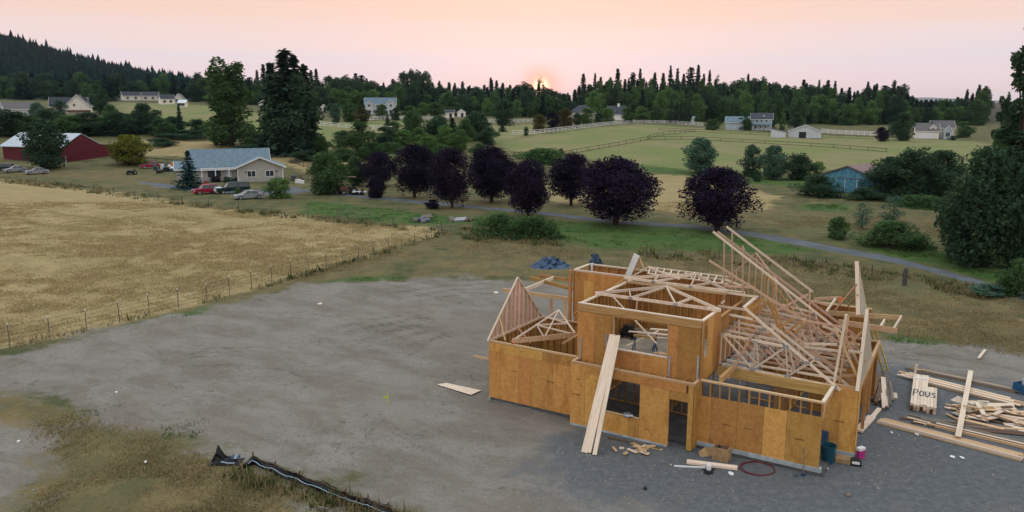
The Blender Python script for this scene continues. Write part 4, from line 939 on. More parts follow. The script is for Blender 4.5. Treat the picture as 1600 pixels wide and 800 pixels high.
# left wing
wall_u(-16.1, -11.08, 0, .14, 3.12)
bl = [-16.1, -15.4, -14.35, -13.62, -12.4, -11.08]
for i in range(5): sheet_u(bl[i], bl[i + 1], .1, 2.58, -.012, 'osb_red' if i in (0, 2) else 'osb')
sheet_u(-16.1, -15.4, 2.58, 3.04, -.012); sheet_u(-15.4, -12.98, 2.58, 3.04, -.012); sheet_u(-12.98, -11.08, 2.58, 3.04, -.012)
stamp(-14.75, 1.75, -.012, .25); stamp(-12.75, 1.6, -.012, .45); stamp(-14.2, 2.85, -.012, .08); stamp(-11.6, 2.8, -.012, .1)
wall_v(.15, 5.3, -16.05, .14, 3.12); wall_u(-16.1, -11.3, 5.3, .14, 3.12)
for i in range(4): sheet_v(.1 + i * 1.3, .1 + i * 1.3 + 1.3, .1, 3.04, -16.12)
for i in range(4): sheet_u(-16.1 + i * 1.22, -16.1 + (i + 1) * 1.22, .1, 3.04, 5.47)
wall_v(.2, 6.4, -11.2, .14, 2.68)
# gable triangle on the left wing
def tri_gable(parent_name, a, b, apex, face_off, sheathed='osb_red', nst=13, mat='pink', along='v', label=None, bare=False):
    """triangular gable frame: plates, rakes, studs and its sheathing board"""
    a, b, apex = Vector(a), Vector(b), Vector(apex); n = (b - a).cross(apex - a).normalized()
    mb = MB(); mb.prism([a + n * face_off, b + n * face_off, apex + n * face_off], n * .012 * (1 if face_off > 0 else -1))
    if bare: mb = MB().bar(a - n * .03, b - n * .03, .045, .10, 0, n)
    g = mb.build(parent_name, M[sheathed], HS)
    if label: g['label'] = label
    st('gable_plate', a, b, mat, .04, .09, g, up=n); st('rake_rafter', a, apex, mat, .045, .09, g, up=n); st('rake_rafter', b, apex, mat, .045, .09, g, up=n)
    for i in range(1, nst):
        t = i / nst; foot = a.lerp(b, t); k = (apex - a).dot(b - a) / (b - a).length_squared
        hh = t / k if t < k else (1 - t) / (1 - k); up_ = apex - a.lerp(b, k); topp = foot + up_ * hh * .985
        if hh > .06: st('gable_stud', foot, topp, mat, .04, .085, g, up=n)
    return g
tri_gable('gable_frame', (-16.08, -.15, 3.14), (-16.08, 5.35, 3.14), (-16.02, 2.65, 5.9), -.06, 'pink', mat='pale')
st('brace', pv(780, 494, .9), pv(789, 532, .3), 'lumber'); st('brace', pu(808, 512, -15.9), pu(829, 536, -14.6), 'lumber'); st('brace', pv(878, 537, 2.5), pv(905, 521, 2.5), 'lumber')
# truss lying over the left wing
def truss(pts, chords, webs, mat='pale', name='roof_truss', w=.045, h=.1, up=(0, 0, 1), wm=None):
    """first chord is the truss itself, all others are its pieces"""
    p = [Vector(q) for q in pts]; i, j = chords[0]
    g = MB().bar(p[i], p[j], w, h, 0, up).build(name, M[mat], HS)
    for i, j in chords[1:]: st('chord', p[i], p[j], mat, w, h, g, up)
    for i, j in webs: st('web', p[i], p[j], wm or mat, w * .9, h * .8, g, up)
    for k in sorted({q for wb_ in webs for q in wb_}):
        a_, b_ = chords[0]; dr = (p[b_] - p[a_]).normalized(); slab('gusset_plate', p[k] + Vector((0, -w * .5 - .006, 0)), (.20, .008, .13), 'steel', g)
    return g
A = pz(800, 533, 3.2); B = pz(900, 523, 3.22); Cc = pz(873, 485, 3.7)
g1 = MB().bar(A, B, .05, .26).build('roof_truss', M['lumber'], HS)
D_ = A.lerp(Cc, .5); E_ = B.lerp(Cc, .45); F_ = A.lerp(B, .5)
for p, q in ((A, Cc), (Cc, B)): st('chord', p, q, 'pale', .05, .09, g1)
for p, q in ((D_, B), (D_, E_), (Cc, F_), (D_, F_), (A.lerp(Cc, .75), E_)): st('web', p, q, 'pale', .045, .08, g1)
st('eave_board', pz(740, 556, 1.0), pz(763, 561, 1.0), 'lumber')
# upper storey
wall_u(-11.1, -5.15, 0, 3.02, 5.40, skip=((-9.3, -6.62),), plate='stud')
sheet_u(-11.1, -10.2, 2.9, 5.36, -.012, 'osb_red'); sheet_u(-10.2, -9.32, 2.9, 5.36, -.012, 'osb_red')
sheet_u(-9.32, -7.9, 2.9, 3.8, -.012, 'osb_red'); sheet_u(-7.9, -6.6, 2.9, 3.8, -.012, 'osb_red'); sheet_u(-6.6, -6.2, 2.9, 5.36, -.012, 'osb_red'); sheet_u(-6.2, -5.15, 2.9, 5.36, -.012, 'osb_red')
st('sill_plate', (-9.32, .07, 3.83), (-6.6, .07, 3.83), 'pale', .14, .04); st('header', (-11.1, .06, 5.56), (-5.15, .06, 5.56), 'glulam', .13, .34); st('top_plate', (-11.1, .06, 5.755), (-5.15, .06, 5.755), 'pale', .14, .045)
for u in (-9.28, -6.64): stud(u, .06, 3.05, 5.38, 'lumber')
wall_v(.15, 2.62, -5.2, 3.02, 5.72, skip=((.2, 1.0),), plate='pale')
sheet_v(0, .42, 2.9, 5.66, -5.13, 'osb_red'); sheet_v(.42, .80, 2.9, 4.0, -5.13, 'osb_red'); sheet_v(.42, .80, 5.38, 5.66, -5.13, 'osb_red'); sheet_v(.80, 1.75, 2.9, 5.66, -5.13, 'osb'); sheet_v(1.75, 2.66, 2.9, 5.66, -5.13, 'osb_red')
st('corner_board', (-5.12, .14, 4.6), (-5.12, .14, 5.6), 'lumber', .02, .09, up=(0, 1, 0))
wall_v(.15, 6.5, -11.05, 3.02, 5.72, plate='pale'); wall_u(-11.6, -5.1, 6.3, 3.02, 5.72, plate='pale', sp=.36)
for i in range(5): sheet_v(.1 + i * 1.28, .1 + (i + 1) * 1.28, 2.9, 5.66, -11.13, 'osb_red'); 
for i in range(5): sheet_u(-11.3 + i * 1.22, -11.3 + (i + 1) * 1.22, 2.9, 5.66, 6.47, 'osb_red')
wall_v(2.7, 6.4, -5.2, 3.02, 5.3, plate='stud')
# rear left box of the upper storey
wall_u(-14.8, -11.6, 6.6, 3.02, 5.74, plate='pale'); wall_v(6.7, 8.5, -14.75, 3.02, 5.74, plate='pale'); wall_u(-14.8, -7.0, 8.5, 3.02, 5.74, plate='pale', sp=.6)
for a, b in ((-14.7, -13.9), (-13.9, -12.8), (-12.8, -11.62)): sheet_u(a, b, 2.7, 5.66, 6.59, 'osb_red')
sheet_u(-14.1, -13.5, 3.0, 5.2, 6.577, 'osb')
for i in range(6): sheet_u(-14.8 + i * 1.3, -13.5 + i * 1.3, 2.9, 5.66, 8.67, 'osb_red')
slab('post', (-14.95, 6.55, 2.85), (.14, .14, 5.7), 'stud', HS); st('brace', pv(925, 425, 8.4), pv(925, 411, 8.4), 'white', .05, .2)
# metal straps hung over the upper wall
for px, y0, y1 in ((907, 528, 566), (1046, 555, 590), (1090.5, 556, 596)):
    p = pv(px + .5, y0, -.03); q = pv(px - .5, y1, -.03); q.y = -.09; st('metal_strap', p, q, 'steel', .012, .085, up=(1, 0, 0))
p_ = pv(947, 541, -.03); st('metal_strap', p_, (p_.x, -.03, p_.z + .6), 'steel', .012, .085, up=(1, 0, 0))
# trusses lying on the upper walls
def flat_truss(b0, b1, ap, z0, zA, apx_t, mat='pale'):
    a, b = pz(*b0, z0), pz(*b1, z0); c = pz(*ap, zA)
    P = [a, b, c, a.lerp(c, .48), b.lerp(c, .5), a.lerp(b, .30), a.lerp(b, .66)]
    return truss(P, [(0, 1), (0, 2), (1, 2)], [(3, 5), (5, 2), (2, 6), (6, 4)], mat, h=.14)
flat_truss((930, 458), (1126, 485), (1041, 448), 5.84, 6.15, .5); flat_truss((975, 434), (1137, 455), (1088, 429), 5.86, 6.15, .5)
a, b = pz(978, 440, 5.8), pz(1135, 459, 5.8); st('beam', a, b, 'lumber', .05, .12)
st('ledger_board', pz(896, 492, 5.0), pz(975, 437, 5.86), 'stud', .05, .1); st('brace', pv(958, 464, 2.4), pv(1026, 537, 1.2), 'pale', .045, .07); st('brace', pv(996, 463, 2.5), pv(993, 500, 2.5), 'pink')
# ladder strip along the rear roof edge
a0, a1 = pz(1012, 417, 5.85), pz(1140, 433, 5.85); b0, b1 = pz(1012, 427, 5.85), pz(1138, 444, 5.85)
st('top_plate', a0, a1, 'pale', .09, .06); st('top_plate', b0, b1, 'pale', .09, .06)
for i in range(11): st('blocking', a0.lerp(a1, (i + .4) / 11), b0.lerp(b1, (i + .1) / 11), 'pale', .06, .06)
st('brace', pz(1012, 417, 5.85), pz(1062, 436, 6.1), 'pale', .05, .09)
# rear gable peak by the upper box
ga, gb, gc_ = pv(986, 433, 8.2), pv(1010, 419, 8.2), pv(998, 399, 8.2)
st('rake_rafter', pv(981, 432, 8.2), pv(995, 398, 8.2), 'white', .06, .34); st('rake_rafter', pv(1006, 420, 8.3), pv(998, 400, 8.3), 'lumber', .05, .09); st('gable_stud', pv(998, 424, 8.3), pv(998, 402, 8.3), 'stud', .04, .08); st('gable_plate', ga, gb, 'pale', .06, .1); st('gable_stud', pv(992, 428, 8.3), pv(995, 404, 8.3), 'stud', .04, .08)
# left rear porch beams on posts
for (p, q) in (((786, 453), (896, 468)), ((828, 434), (895, 452)), ((842, 431), (895, 438))):
    a = pz(*p, 3.3); b = pz(*q, 3.3); st('porch_beam', a, b, 'lumber' if p[0] == 786 else 'stud', .09, .24)
st('porch_beam', pz(820, 453, 3.3), pz(865, 434, 3.3), 'pale', .09, .24)
for px, py in ((862, 463), (884, 467)):
    p = pz(px, py, 3.1); slab('porch_post', (p.x, p.y, 1.5), (.14, .14, 3.0), 'lumber', HS)
# right body: the mono trusses, their long top chords and the clutter of webs
v = 2.36
P = [pv(1125, 568, v), pv(1299, 603, v), pv(1128, 522, v), pv(1228, 542, v), pv(1163, 481, v), pv(1313, 610, v), pv(1176, 577, v), pv(1231, 588, v), pv(1262, 567, v), pv(1180, 534, v)]
g = truss(P, [(0, 1), (2, 3), (4, 5)], [(2, 0), (2, 6), (6, 3), (3, 7), (7, 8), (9, 6)], 'pale', h=.11)
for q in (P[6], P[7], P[3], P[1].lerp(P[5], .3)): slab('gusset_plate', (q.x, q.y - .03, q.z), (.26, .012, .18), 'steel', g)
st('brace', pv(1174, 525, 2.26), pv(1137, 592, 1.4), 'pink', .045, .1); st('brace', pv(1189, 539, 2.6), pv(1226, 575, 2.6), 'pink', .04, .06)
def text_strokes(name, polys, org, ux, uy, s, parent, mat='ink', wd=.03, th=.004, sy=None):
    mb = MB(); ux, uy = Vector(ux).normalized(), Vector(uy).normalized(); nn = ux.cross(uy)
    sy = sy or s
    for pl in polys:
        for (x0, y0), (x1, y1) in zip(pl, pl[1:]):
            a = Vector(org) + ux * x0 * s + uy * y0 * sy; b = Vector(org) + ux * x1 * s + uy * y1 * sy; dd = (b - a).normalized() * wd * .4
            mb.bar(a - dd, b + dd, wd, th, 0, nn)
    return mb.build(name, M[mat], parent)
POUS = [[(0, 0), (.05, 1), (.5, .95), (.58, .72), (.45, .52), (.05, .48)], [(.95, .05), (.78, .4), (.9, .8), (1.15, .85), (1.35, .5), (1.22, .12), (.95, .05)], [(1.55, .85), (1.58, .25), (1.75, .05), (2.0, .2), (2.05, .85)], [(2.75, .8), (2.45, .75), (2.35, .55), (2.7, .4), (2.72, .12), (2.35, .08)]]
text_strokes('painted_letters', POUS, pv(1189, 541, v) + Vector((0, -.035, -.08)), (1, 0, -.01), (0, 0, 1), .13, g, wd=.028)
vs_ = [3.0, 3.7, 4.4, 5.1, 5.8, 6.5, 7.2, 8.0, 8.8]
slopes = {5.1: ((1108, 407), (1311, 535)), 5.8: ((1114, 362), (1318, 522)), 6.5: ((1121, 362), (1345, 531)), 7.2: ((1135, 354), (1270, 456))}
for i, v in enumerate(vs_):
    zb = 3.2; uL, uR = -4.95, .15 - .02 * i
    P = [Vector((uL, v, zb)), Vector((uR, v, zb)), Vector((uL, v, 4.62 + .03 * i)), Vector((-2.2, v, 4.5)), Vector((-3.4, v, zb)), Vector((-1.8, v, zb)), Vector((-3.6, v, 4.56)), Vector((-.9, v, 3.95))]
    ch = [(0, 1), (2, 3)]; wb = [(0, 2), (2, 4), (4, 6), (6, 5), (5, 3), (3, 1) if i % 2 else (5, 7)]
    if v in slopes:
        s = slopes[v]; P += [pv(*s[0], v), pv(*s[1], v)]; ch.append((8, 9))
    elif i in (0, 1): P += [Vector((-2.9, v, 5.15)), Vector((.5, v, 2.95))]; ch.append((8, 9))
    
    truss(P, ch, wb, 'pink' if i % 2 else 'pale', h=.1)
for px, y0, y1, vv in ((1131.5, 378, 540, 5.8), (1144, 364, 545, 6.5), (1160.5, 388, 530, 6.0), (1213, 440, 540, 7.2), (1155, 500, 600, 3.2), (1265, 455, 520, 7.0), (1246, 505, 560, 5.5)):
    st('post', pv(px, y0, vv), pv(px, y1, vv), 'pink', .05, .13, up=(0, 1, 0))
st('brace', pv(1160, 384, 6.2), pv(1163, 392, 6.2), 'pink', .05, .09)
for (p, q, vv, mt) in (((1207, 473), (1230, 530), 3.4, 'stud'), ((1199, 468), (1226, 535), 3.3, 'stud'), ((1240, 497), (1192, 530), 3.2, 'stud'), ((1262, 460), (1205, 490), 6.0, 'pink'), ((1203, 470), (1172, 497), 4.2, 'stud'), ((1196, 465), (1166, 490), 4.4, 'stud'), ((1262, 502), (1228, 533), 4.0, 'stud'), ((1254, 500), (1220, 528), 4.2, 'stud'),
    ((1128, 435), (1160, 447), 7.0, 'pale'), ((1132, 447), (1178, 449), 6.0, 'pink'), ((1133, 457), (1183, 464), 5.6, 'pale'), ((1122, 478), (1164, 484), 4.2, 'pale'), ((1131, 490), (1176, 499), 4.0, 'pale'), ((1127, 474), (1132, 470), 4, 'pale'),
    ((1285, 509), (1310, 518), 5.0, 'pale'), ((1250, 500), (1322, 512), 5.0, 'pink'), ((1304, 512), (1345, 600), 3.0, 'lumber'), ((1320, 525), (1345, 575), 3.4, 'lumber'), ((1330, 523), (1352, 566), 4.0, 'lumber'), ((1352, 513), (1320, 545), 4.5, 'lumber'), ((1250, 537), (1308, 538), 4.2, 'pale'), ((1256, 542), (1310, 549), 3.6, 'pale'), ((1325, 548), (1347, 551), 3.0, 'pale'), ((1305, 588), (1342, 586), 3.2, 'lumber')):
    st('brace', pv(*p, vv), pv(*q, vv), mt, .045, .10)
# short wall that steps up by the upper box
z_ = pv(1163, 480, 3.9).z; a = pz(1163, 480, 5.45); b = pz(1183, 463, 5.45)
st('top_plate', a, b, 'pale', .16, .06)
for i in range(2): sheet_v(a.y + (b.y - a.y) * i / 2, a.y + (b.y - a.y) * (i + 1) / 2, 3.1, 5.4, a.x + .07, 'osb')
for i in range(5): stud(a.x, a.y + (b.y - a.y) * i / 4, 3.1, 5.4, 'stud', 'v')
# rear gable with studs
gL, gR, gA = pv(1090, 475, 8.3), pv(1262, 478, 8.3), pv(1181, 395, 8.3); gL.z = gR.z = min(gL.z, gR.z)
tri_gable('gable_frame', gL, gR, gA, -.06, 'stud', 17, 'pink', bare=True)
tri_gable('gable_frame', gL + Vector((1.2, -1.0, -.2)), gR + Vector((.2, -1.0, -.2)), gA + Vector((.9, -1.0, -.9)), -.06, 'stud', 11, 'stud', bare=True)
# raised walls at the right rear, eave outriggers
wall_u(-5.0, .7, 10.2, .1, 3.12, sp=.6); wall_u(-3.0, .2, 10.4, 3.12, 4.70, sp=.5)
for i in range(3): sheet_u(-3.0 + i * 1.07, -1.93 + i * 1.07, 3.1, 4.64, 10.58, 'osb_red')
for i in range(5): sheet_u(-5.0 + i * 1.14, -3.86 + i * 1.14, .1, 3.06, 10.38, 'osb_red')
p0, p1 = pv(1291, 488.5, 10.1), pv(1410, 497, 10.1); st('eave_beam', p0, p1, 'lumber', .08, .24)
q0, q1 = pv(1310, 503, 9.0), pv(1402, 517, 9.0); st('eave_beam', q0, q1, 'lumber', .08, .26)
st('outrigger', pv(1408, 497, 10.1) + Vector((0, 0, .1)), pv(1396, 517, 9.0) + Vector((0, 0, .1)), 'pale', .08, .1); st('outrigger', pv(1382, 501, 10.0), pv(1376, 511, 9.1), 'pale', .08, .2)
st('outrigger', pv(1306, 466, 9.8), pv(1291, 487, 9.0), 'pale', .08, .1); st('eave_beam', pv(1272, 467, 9.8), pv(1314, 465, 9.8), 'pink', .06, .14); st('eave_beam', pv(1270, 470, 9.6), pv(1295, 477, 9.6), 'pink', .06, .12)
p = pv(1314, 469, 9.75); slab('flag', p, (.22, .04, .3), 'orange', HS)
# two gables standing on the right wall, seen almost along their faces
def end_gable(front, rear, apex, depth_studs=8, lab=None):
    a, b, c = Vector(front), Vector(rear), Vector(apex); n = (c - a).cross(b - a).normalized()
    if n.x < 0: n = -n
    mb = MB(); mb.prism([a, b, c], n * .014); g = mb.build('gable_frame', M['osb_pale'], HS)
    if lab: g['label'] = lab
    st('rake_rafter', a - n * .04, c - n * .04, 'pale', .09, .14, g, up=n); st('rake_rafter', b - n * .04, c - n * .04, 'lumber', .09, .1, g, up=n); st('gable_plate', a.lerp(b, .1) - n * .05, b - n * .05, 'lumber', .09, .06, g, up=n)
    k = .5
    for i in range(1, depth_studs):
        t = i / depth_studs; f = a.lerp(b, t); hh = min(t, 1 - t) * 2; top = f + (c - a.lerp(b, .5)) * hh * .96
        st('gable_stud', f - n * .045, top - n * .045, 'lumber', .04, .08, g, up=n)
    return g
nf = pu(1341, 612, .96); nr_ = pz(1362, 556, 3.12); na_ = pu(1356.5, 484, .72)

end_gable(nf, nr_, na_, lab='pale sheathed gable standing on the right wall nearer the camera')
ff = pu(1342, 492, .25); fr = pu(1355.5, 492, .52); fa = pu(1340, 408, -.1)

end_gable(ff, fr, fa, lab='tall narrow pale gable standing at the rear of the right wall')
g = st('rake_rafter', pv(1322.5, 491, 3.0), pv(1303, 600, 2.7), 'pale', .10, .16, up=(0, 1, 0)); st('rake_rafter', pv(1326, 494, 3.6), pv(1312, 598, 2.95), 'lumber', .06, .12, up=(0, 1, 0))
for i in range(4): st('web', pv(1318 - i * 4, 515 + i * 20, 3.0), pv(1322 - i * 4, 527 + i * 20, 3.9), 'lumber', .05, .08)
st('brace', pu(1339, 444, .1), pv(1303, 487, 8.0), 'lumber', .05, .08); st('brace', pu(1340, 461, .1), pv(1325, 478, 10.0), 'stud', .05, .08)
# inner partitions seen through the openings
wall_u(-10.9, -5.4, 2.9, .12, 2.68, sp=.5, skip=((-8.6, -7.8),)); wall_v(3.0, 6.2, -7.6, .12, 2.68, sp=.6); wall_v(3.2, 9.8, -2.6, .12, 3.1, sp=.7); wall_u(-4.9, -.6, 6.8, .12, 3.1, sp=.6)
sheet_u(-1.9, -.7, .15, 3.0, 6.9); sheet_u(-.7, .4, .15, 3.0, 6.9, 'osb_red')


# ------------------------------------------------------------------ loose things on the lot
def hw(p):      # house coordinates to the world
    p = Vector(p); return HO + E1 * p.x + E2 * p.y + Vector((0, 0, p.z))
def gp(px, py, dz=0):
    p = at(px, py); return p + Vector((0, 0, dz))
def loose(name, label, cat, p, q, w, h, mat, group=None, up=(0, 0, 1)):
    o = stick(name, p, q, w, h, mat, None, up); return tag(o, label, cat, group)
# planks leaning from the ground onto the upper sill
foot = [gp(913, 708), gp(929, 712), gp(921, 709)]
tops = [hw((-9.22, -.16, 4.55)), hw((-8.94, -.16, 4.55)), hw((-9.06, -.16, 4.48))]
for i, (a, b) in enumerate(zip(foot, tops)):
    a = a + Vector((0, 0, .03 + i * .004)); ax = (b - a).normalized(); nrm = ax.cross(E1).normalized()
    if nrm.z < 0: nrm = -nrm
    loose('plank', ('left of the three long pale planks leaning up to the upper window', 'right of the three long pale planks leaning up to the upper window', 'middle plank, slightly raised, of the three leaning up to the upper window')[i], 'plank', a + nrm * (.055 * (i == 2)), b + nrm * (.055 * (i == 2)), (.29, .19, .17)[i], .045, 'pale', 'planks leaning on the upper sill', nrm)
# plywood sheet and other flat bits on the dirt
c = [gp(683, 602), gp(697, 599.5), gp(752, 611), gp(736, 618)]
o = MB().prism([q + Vector((0, 0, .03)) for q in c], (0, 0, .02)).build('plywood_sheet', M['pale']); tag(o, 'single pale plywood sheet lying flat on the bare dirt left of the house', 'plywood')
for n_, (px, py, s, lab, mt) in enumerate([(500, 475, .5, 'pale board scrap lying on the dirt near the fence', 'pale'), (182, 614, .16, 'white litter on the dirt at the left', 'white'), (228, 723, .15, 'white litter in the brown grass', 'white'), (29, 691, .15, 'white litter in the grass at the far left', 'white'), (775, 458, .55, 'pale board scrap lying behind the left gable', 'pale'), (1008, 764, .2, 'small pale chip on the gravel in front of the house', 'black'), (1488, 715, .25, 'white wrapper scrap on the gravel', 'white'), (1503, 716, .22, 'curled white scrap on the gravel', 'white'), (1393, 677, .14, 'tiny white scrap by the long lumber stack', 'white'), (1552, 707, .3, 'thin white strip on the gravel', 'white'), (1325, 774, .3, 'grey flat stone cover in the gravel', 'grey_wood'), (1524, 701, .14, 'small tan block on the gravel', 'pale'), (1432, 679, .28, 'crumpled white scrap beside the long lumber stack', 'white'), (1142, 741, .28, 'crumpled white bag beside the fallen plank', 'white'), (1243, 743, .2, 'pale blue cap in front of the right wing', 'tarp'), (1293, 733, .1, 'white cup lid near the blue bin', 'white'), (1048, 727, .1, 'short block by the doorway', 'pale')]):
    s *= .7; mb = MB(); k = 7; p = gp(px, py); ring = [(p.x + s * .6 * math.cos(i * 6.283 / k) * random.uniform(.6, 1.1), p.y + s * .9 * math.sin(i * 6.283 / k) * random.uniform(.6, 1.1), p.z + .02) for i in range(k)]
    mb.prism(ring, (0, 0, random.uniform(.02, .06)))
    tag(mb.build('paper_scrap' if mt in ('white', 'tarp') else 'scrap', M[mt]), lab, 'litter' if mt in ('white', 'tarp') else 'scrap')
s = thing('survey_stake', 'lime green survey stake standing in the bare dirt', 'stake', gp(606, 632)); MB().box((0, 0, .3), (.05, .03, .62)).build('stake', M['lime'], s); MB().prism([(-.03, -.02, .5), (-.22, -.05, .42), (-.2, -.05, .3), (-.03, -.02, .38)], (0, .01, 0)).build('ribbon', M['lime'], s)
# scraps in front of the window
for i in range(16):
    px, py = random.gauss(996, 13), random.gauss(705, 4.5); p = gp(px, py, .03 + .03 * (i % 3)); a = random.uniform(-.3, 3.3); l = random.uniform(.2, .6); d = Vector((math.cos(a), math.sin(a), 0)) * l / 2
    loose('wood_offcut', 'short pale offcut in the scatter of scraps on the gravel below the window', 'offcut', p - d, p + d, random.uniform(.09, .16), .045, random.choice(['pale', 'lumber', 'lumber']), 'offcuts below the window')
loose('long_strip', 'long thin board lying along the foot of the front wall', 'board', gp(948, 684, .03), gp(1032, 703, .03), .12, .04, 'dark_wood'); loose('long_strip', 'pale yellowish strip lying beside the dark one at the foot of the front wall', 'board', gp(985, 693, .03), gp(1035, 704, .03), .1, .04, 'lumber')
loose('fallen_plank', 'wide pale plank lying on the gravel before the right wing', 'plank', gp(1073, 724, .08), gp(1152, 734, .08), .28, .1, 'pale'); loose('level', 'thin white level lying beside the wide fallen plank', 'tool', gp(1053, 729.5, .04), gp(1102, 732, .04), .06, .06, 'white')
t = thing('power_router', 'white and black power tool standing on the gravel by the plank', 'tool', gp(1107, 739)); MB().lathe([(.16, 0), (.19, .05), (.17, .12), (.10, .16)], n=14).build('base', M['black'], t); MB().lathe([(.10, .16), (.11, .34), (.07, .42)], n=12).build('motor', M['white'], t); [MB().tube([(s_ * .1, 0, .14), (s_ * .25, 0, .16)], .045).build('handle', M['black'], t) for s_ in (-1, 1)]
MBx = MB(); ring = []
def hose(name, label, cx, cy, r, turns):
    pts = []
    for i in range(int(turns * 28)):
        a = i * 2 * math.pi / 28; rr = r * (1 + .10 * math.sin(i * .23) + .05 * math.sin(i * .11)); pts.append(gp(cx, cy) + Vector((math.cos(a) * rr * 1.1, math.sin(a) * rr, .03 + .004 * i / 28)))
    pts += [gp(1180, 721, .05), gp(1189, 718, .25), gp(1190, 712, .5)]
    return tag(MB().tube(pts, .018, 5).build(name, M['hose']), label, 'hose')
hose('air_hose', 'thin dark red air hose coiled on the gravel against the right wing', 1184, 734, .62, 2.3)
# paper sack with sheet folds
t = thing('paper_sack', 'open brown paper sack standing against the right wing', 'sack', gp(1127, 718), -.5)
mb = MB(); mb.prism([(-.36, -.2, 0), (.33, -.24, 0), (.37, .2, 0), (-.32, .22, 0)], (.03, 0, .3)); mb.prism([(-.33, -.2, .3), (.36, -.22, .3), (.38, .19, .3), (-.29, .21, .3)], (-.04, .02, .26)); mb.build('bag', M['paper'], t); MB().prism([(-.30, -.14, .565), (.26, -.16, .565), (.28, .17, .565), (-.26, .18, .565)], (0, 0, .008)).build('opening', M['dark_wood'], t); MB().lathe([(.07, .5), (.07, .62)], (-.1, -.05, 0), n=8).build('tool_grip', M['black'], t)  # opening is a dark sheet on the closed bag, standing in for its shaded inside
t = thing('paper_bundle', 'crumpled tan paper lying left of the brown sack', 'paper', gp(1108, 711), .2); MB().prism([(-.45, -.1, 0), (.3, -.14, 0), (.34, .1, .16), (-.1, .14, .22), (-.42, .08, .05)], (0, .1, .05)).build('fold', M['paper'], t)
t = thing('spade', 'grey-handled spade leaning on the corner of the right wing', 'spade', gp(1255, 744)); MB().tube([(0, 0, .1), (.03, .22, 1.15)], .022).build('shaft', M['grey_wood'], t); MB().prism([(-.1, -.02, .12), (.1, -.02, .12), (.08, -.02, -.0), (0, -.02, -.04), (-.08, -.02, 0)], (0, .02, .0)).build('blade', M['tarp'], t)
t = thing('blue_bin', 'dark blue round bin on the gravel between the right wing and the corner panel', 'bin', gp(1293, 722)); MB().lathe([(.24, 0), (.27, .3), (.30, .72), (.325, .72), (.325, .78), (.29, .78), (.27, .4), (.22, .03)], n=20).build('body', M['teal'], t)
t = thing('cardboard_box', 'flattened tan carton beside the blue bin', 'box', gp(1318, 722), -.5); MB().box((0, 0, .09), (.62, .34, .18)).build('carton', M['paper'], t); MB().box((.0, .24, .17), (.62, .18, .02)).build('flap', M['paper'], t)
t = thing('tool_case', 'black and white tool case in front of the corner panel', 'case', gp(1337, 726), -.4); MB().box((0, 0, .12), (.42, .3, .24)).build('shell', M['black'], t); MB().box((0, -.155, .14), (.3, .012, .12)).build('label_plate', M['white'], t); MB().tube([(-.1, 0, .24), (-.1, 0, .31), (.1, 0, .31), (.1, 0, .24)], .018).build('handle', M['black'], t)
t = thing('wrap_package', 'white and magenta package leaning beside the corner panel', 'package', gp(1344, 716), .3); MB().box((0, 0, .2), (.3, .18, .4)).build('pack', M['pinkp'], t); MB().box((0, 0, .44), (.34, .2, .12), rz=.2).build('top', M['white'], t)
# material stored inside the right wing and body
ri = random.Random(9)
for i in range(22):
    u, v_ = ri.uniform(-4.2, -1.2), ri.uniform(.5, 1.9); l = ri.uniform(.7, 1.5); a = ri.uniform(-.35, .35); z = .16 + .05 * (i // 3)
    d_ = Vector((math.cos(a), math.sin(a), 0)) * l / 2
    loose('stored_board', f"{'long' if l > 1.2 else 'short'} {'pink-brown' if i % 2 else 'pale'} board on the heap stored inside the right wing", 'board', hw(Vector((u, v_, z)) - d_), hw(Vector((u, v_, z)) + d_), .12, .045, 'pink' if i % 2 else 'pale', 'boards stored inside the right wing')
for i, (u, v_, z, mt, lab, sz) in enumerate([(-3.6, 3.6, .12, 'white', 'white paper sack inside the house behind the girder', (.5, .4, .7)), (-3.1, 4.1, .12, 'tarp', 'blue-grey sack inside the house behind the girder', (.6, .4, .5)), (-2.2, 3.4, .12, 'black', 'black crate inside the house behind the girder', (.6, .5, .5)), (-1.4, 3.9, .12, 'teal', 'dark teal tub inside the house behind the girder', (.5, .5, .6)), (-.25, 2.2, .1, 'tarp', 'blue box seen through the gap beside the corner panel', (.35, .3, .9)), (-4.5, 3.1, .12, 'paper', 'brown carton inside the house by the upper box', (.5, .5, .5))]):
    t = thing('stored_box' if i in (2, 3, 4, 5) else 'stored_sack', lab, 'box' if i > 1 else 'sack', hw((u, v_, z)), -HAZ + ri.uniform(-.4, .4)); w_, d_, h_ = sz
    MB().prism([(-w_ / 2, -d_ / 2, 0), (w_ / 2, -d_ / 2, 0), (w_ * .46, -d_ * .44, h_), (-w_ * .46, -d_ * .44, h_)], (0, d_ * .94, 0)).build('body', M[mt], t); MB().box((0, 0, h_ + .02), (w_ * .7, d_ * .6, .05)).build('top', M[mt], t)
# wire coil in the window
t = thing('wire_coil', 'pale coil of wire lying on the sill of the large front window', 'coil', hw((-8.15, -.72, 1.09)), -HAZ); MB().lathe([(.10, -.06), (.17, -.07), (.2, 0), (.17, .07), (.10, .06)], n=14).build('coil', M['steel'], t); MB().lathe([(.05, -.05), (.08, 0), (.05, .05)], (.22, 0, 0), n=10).build('spool', M['steel'], t)
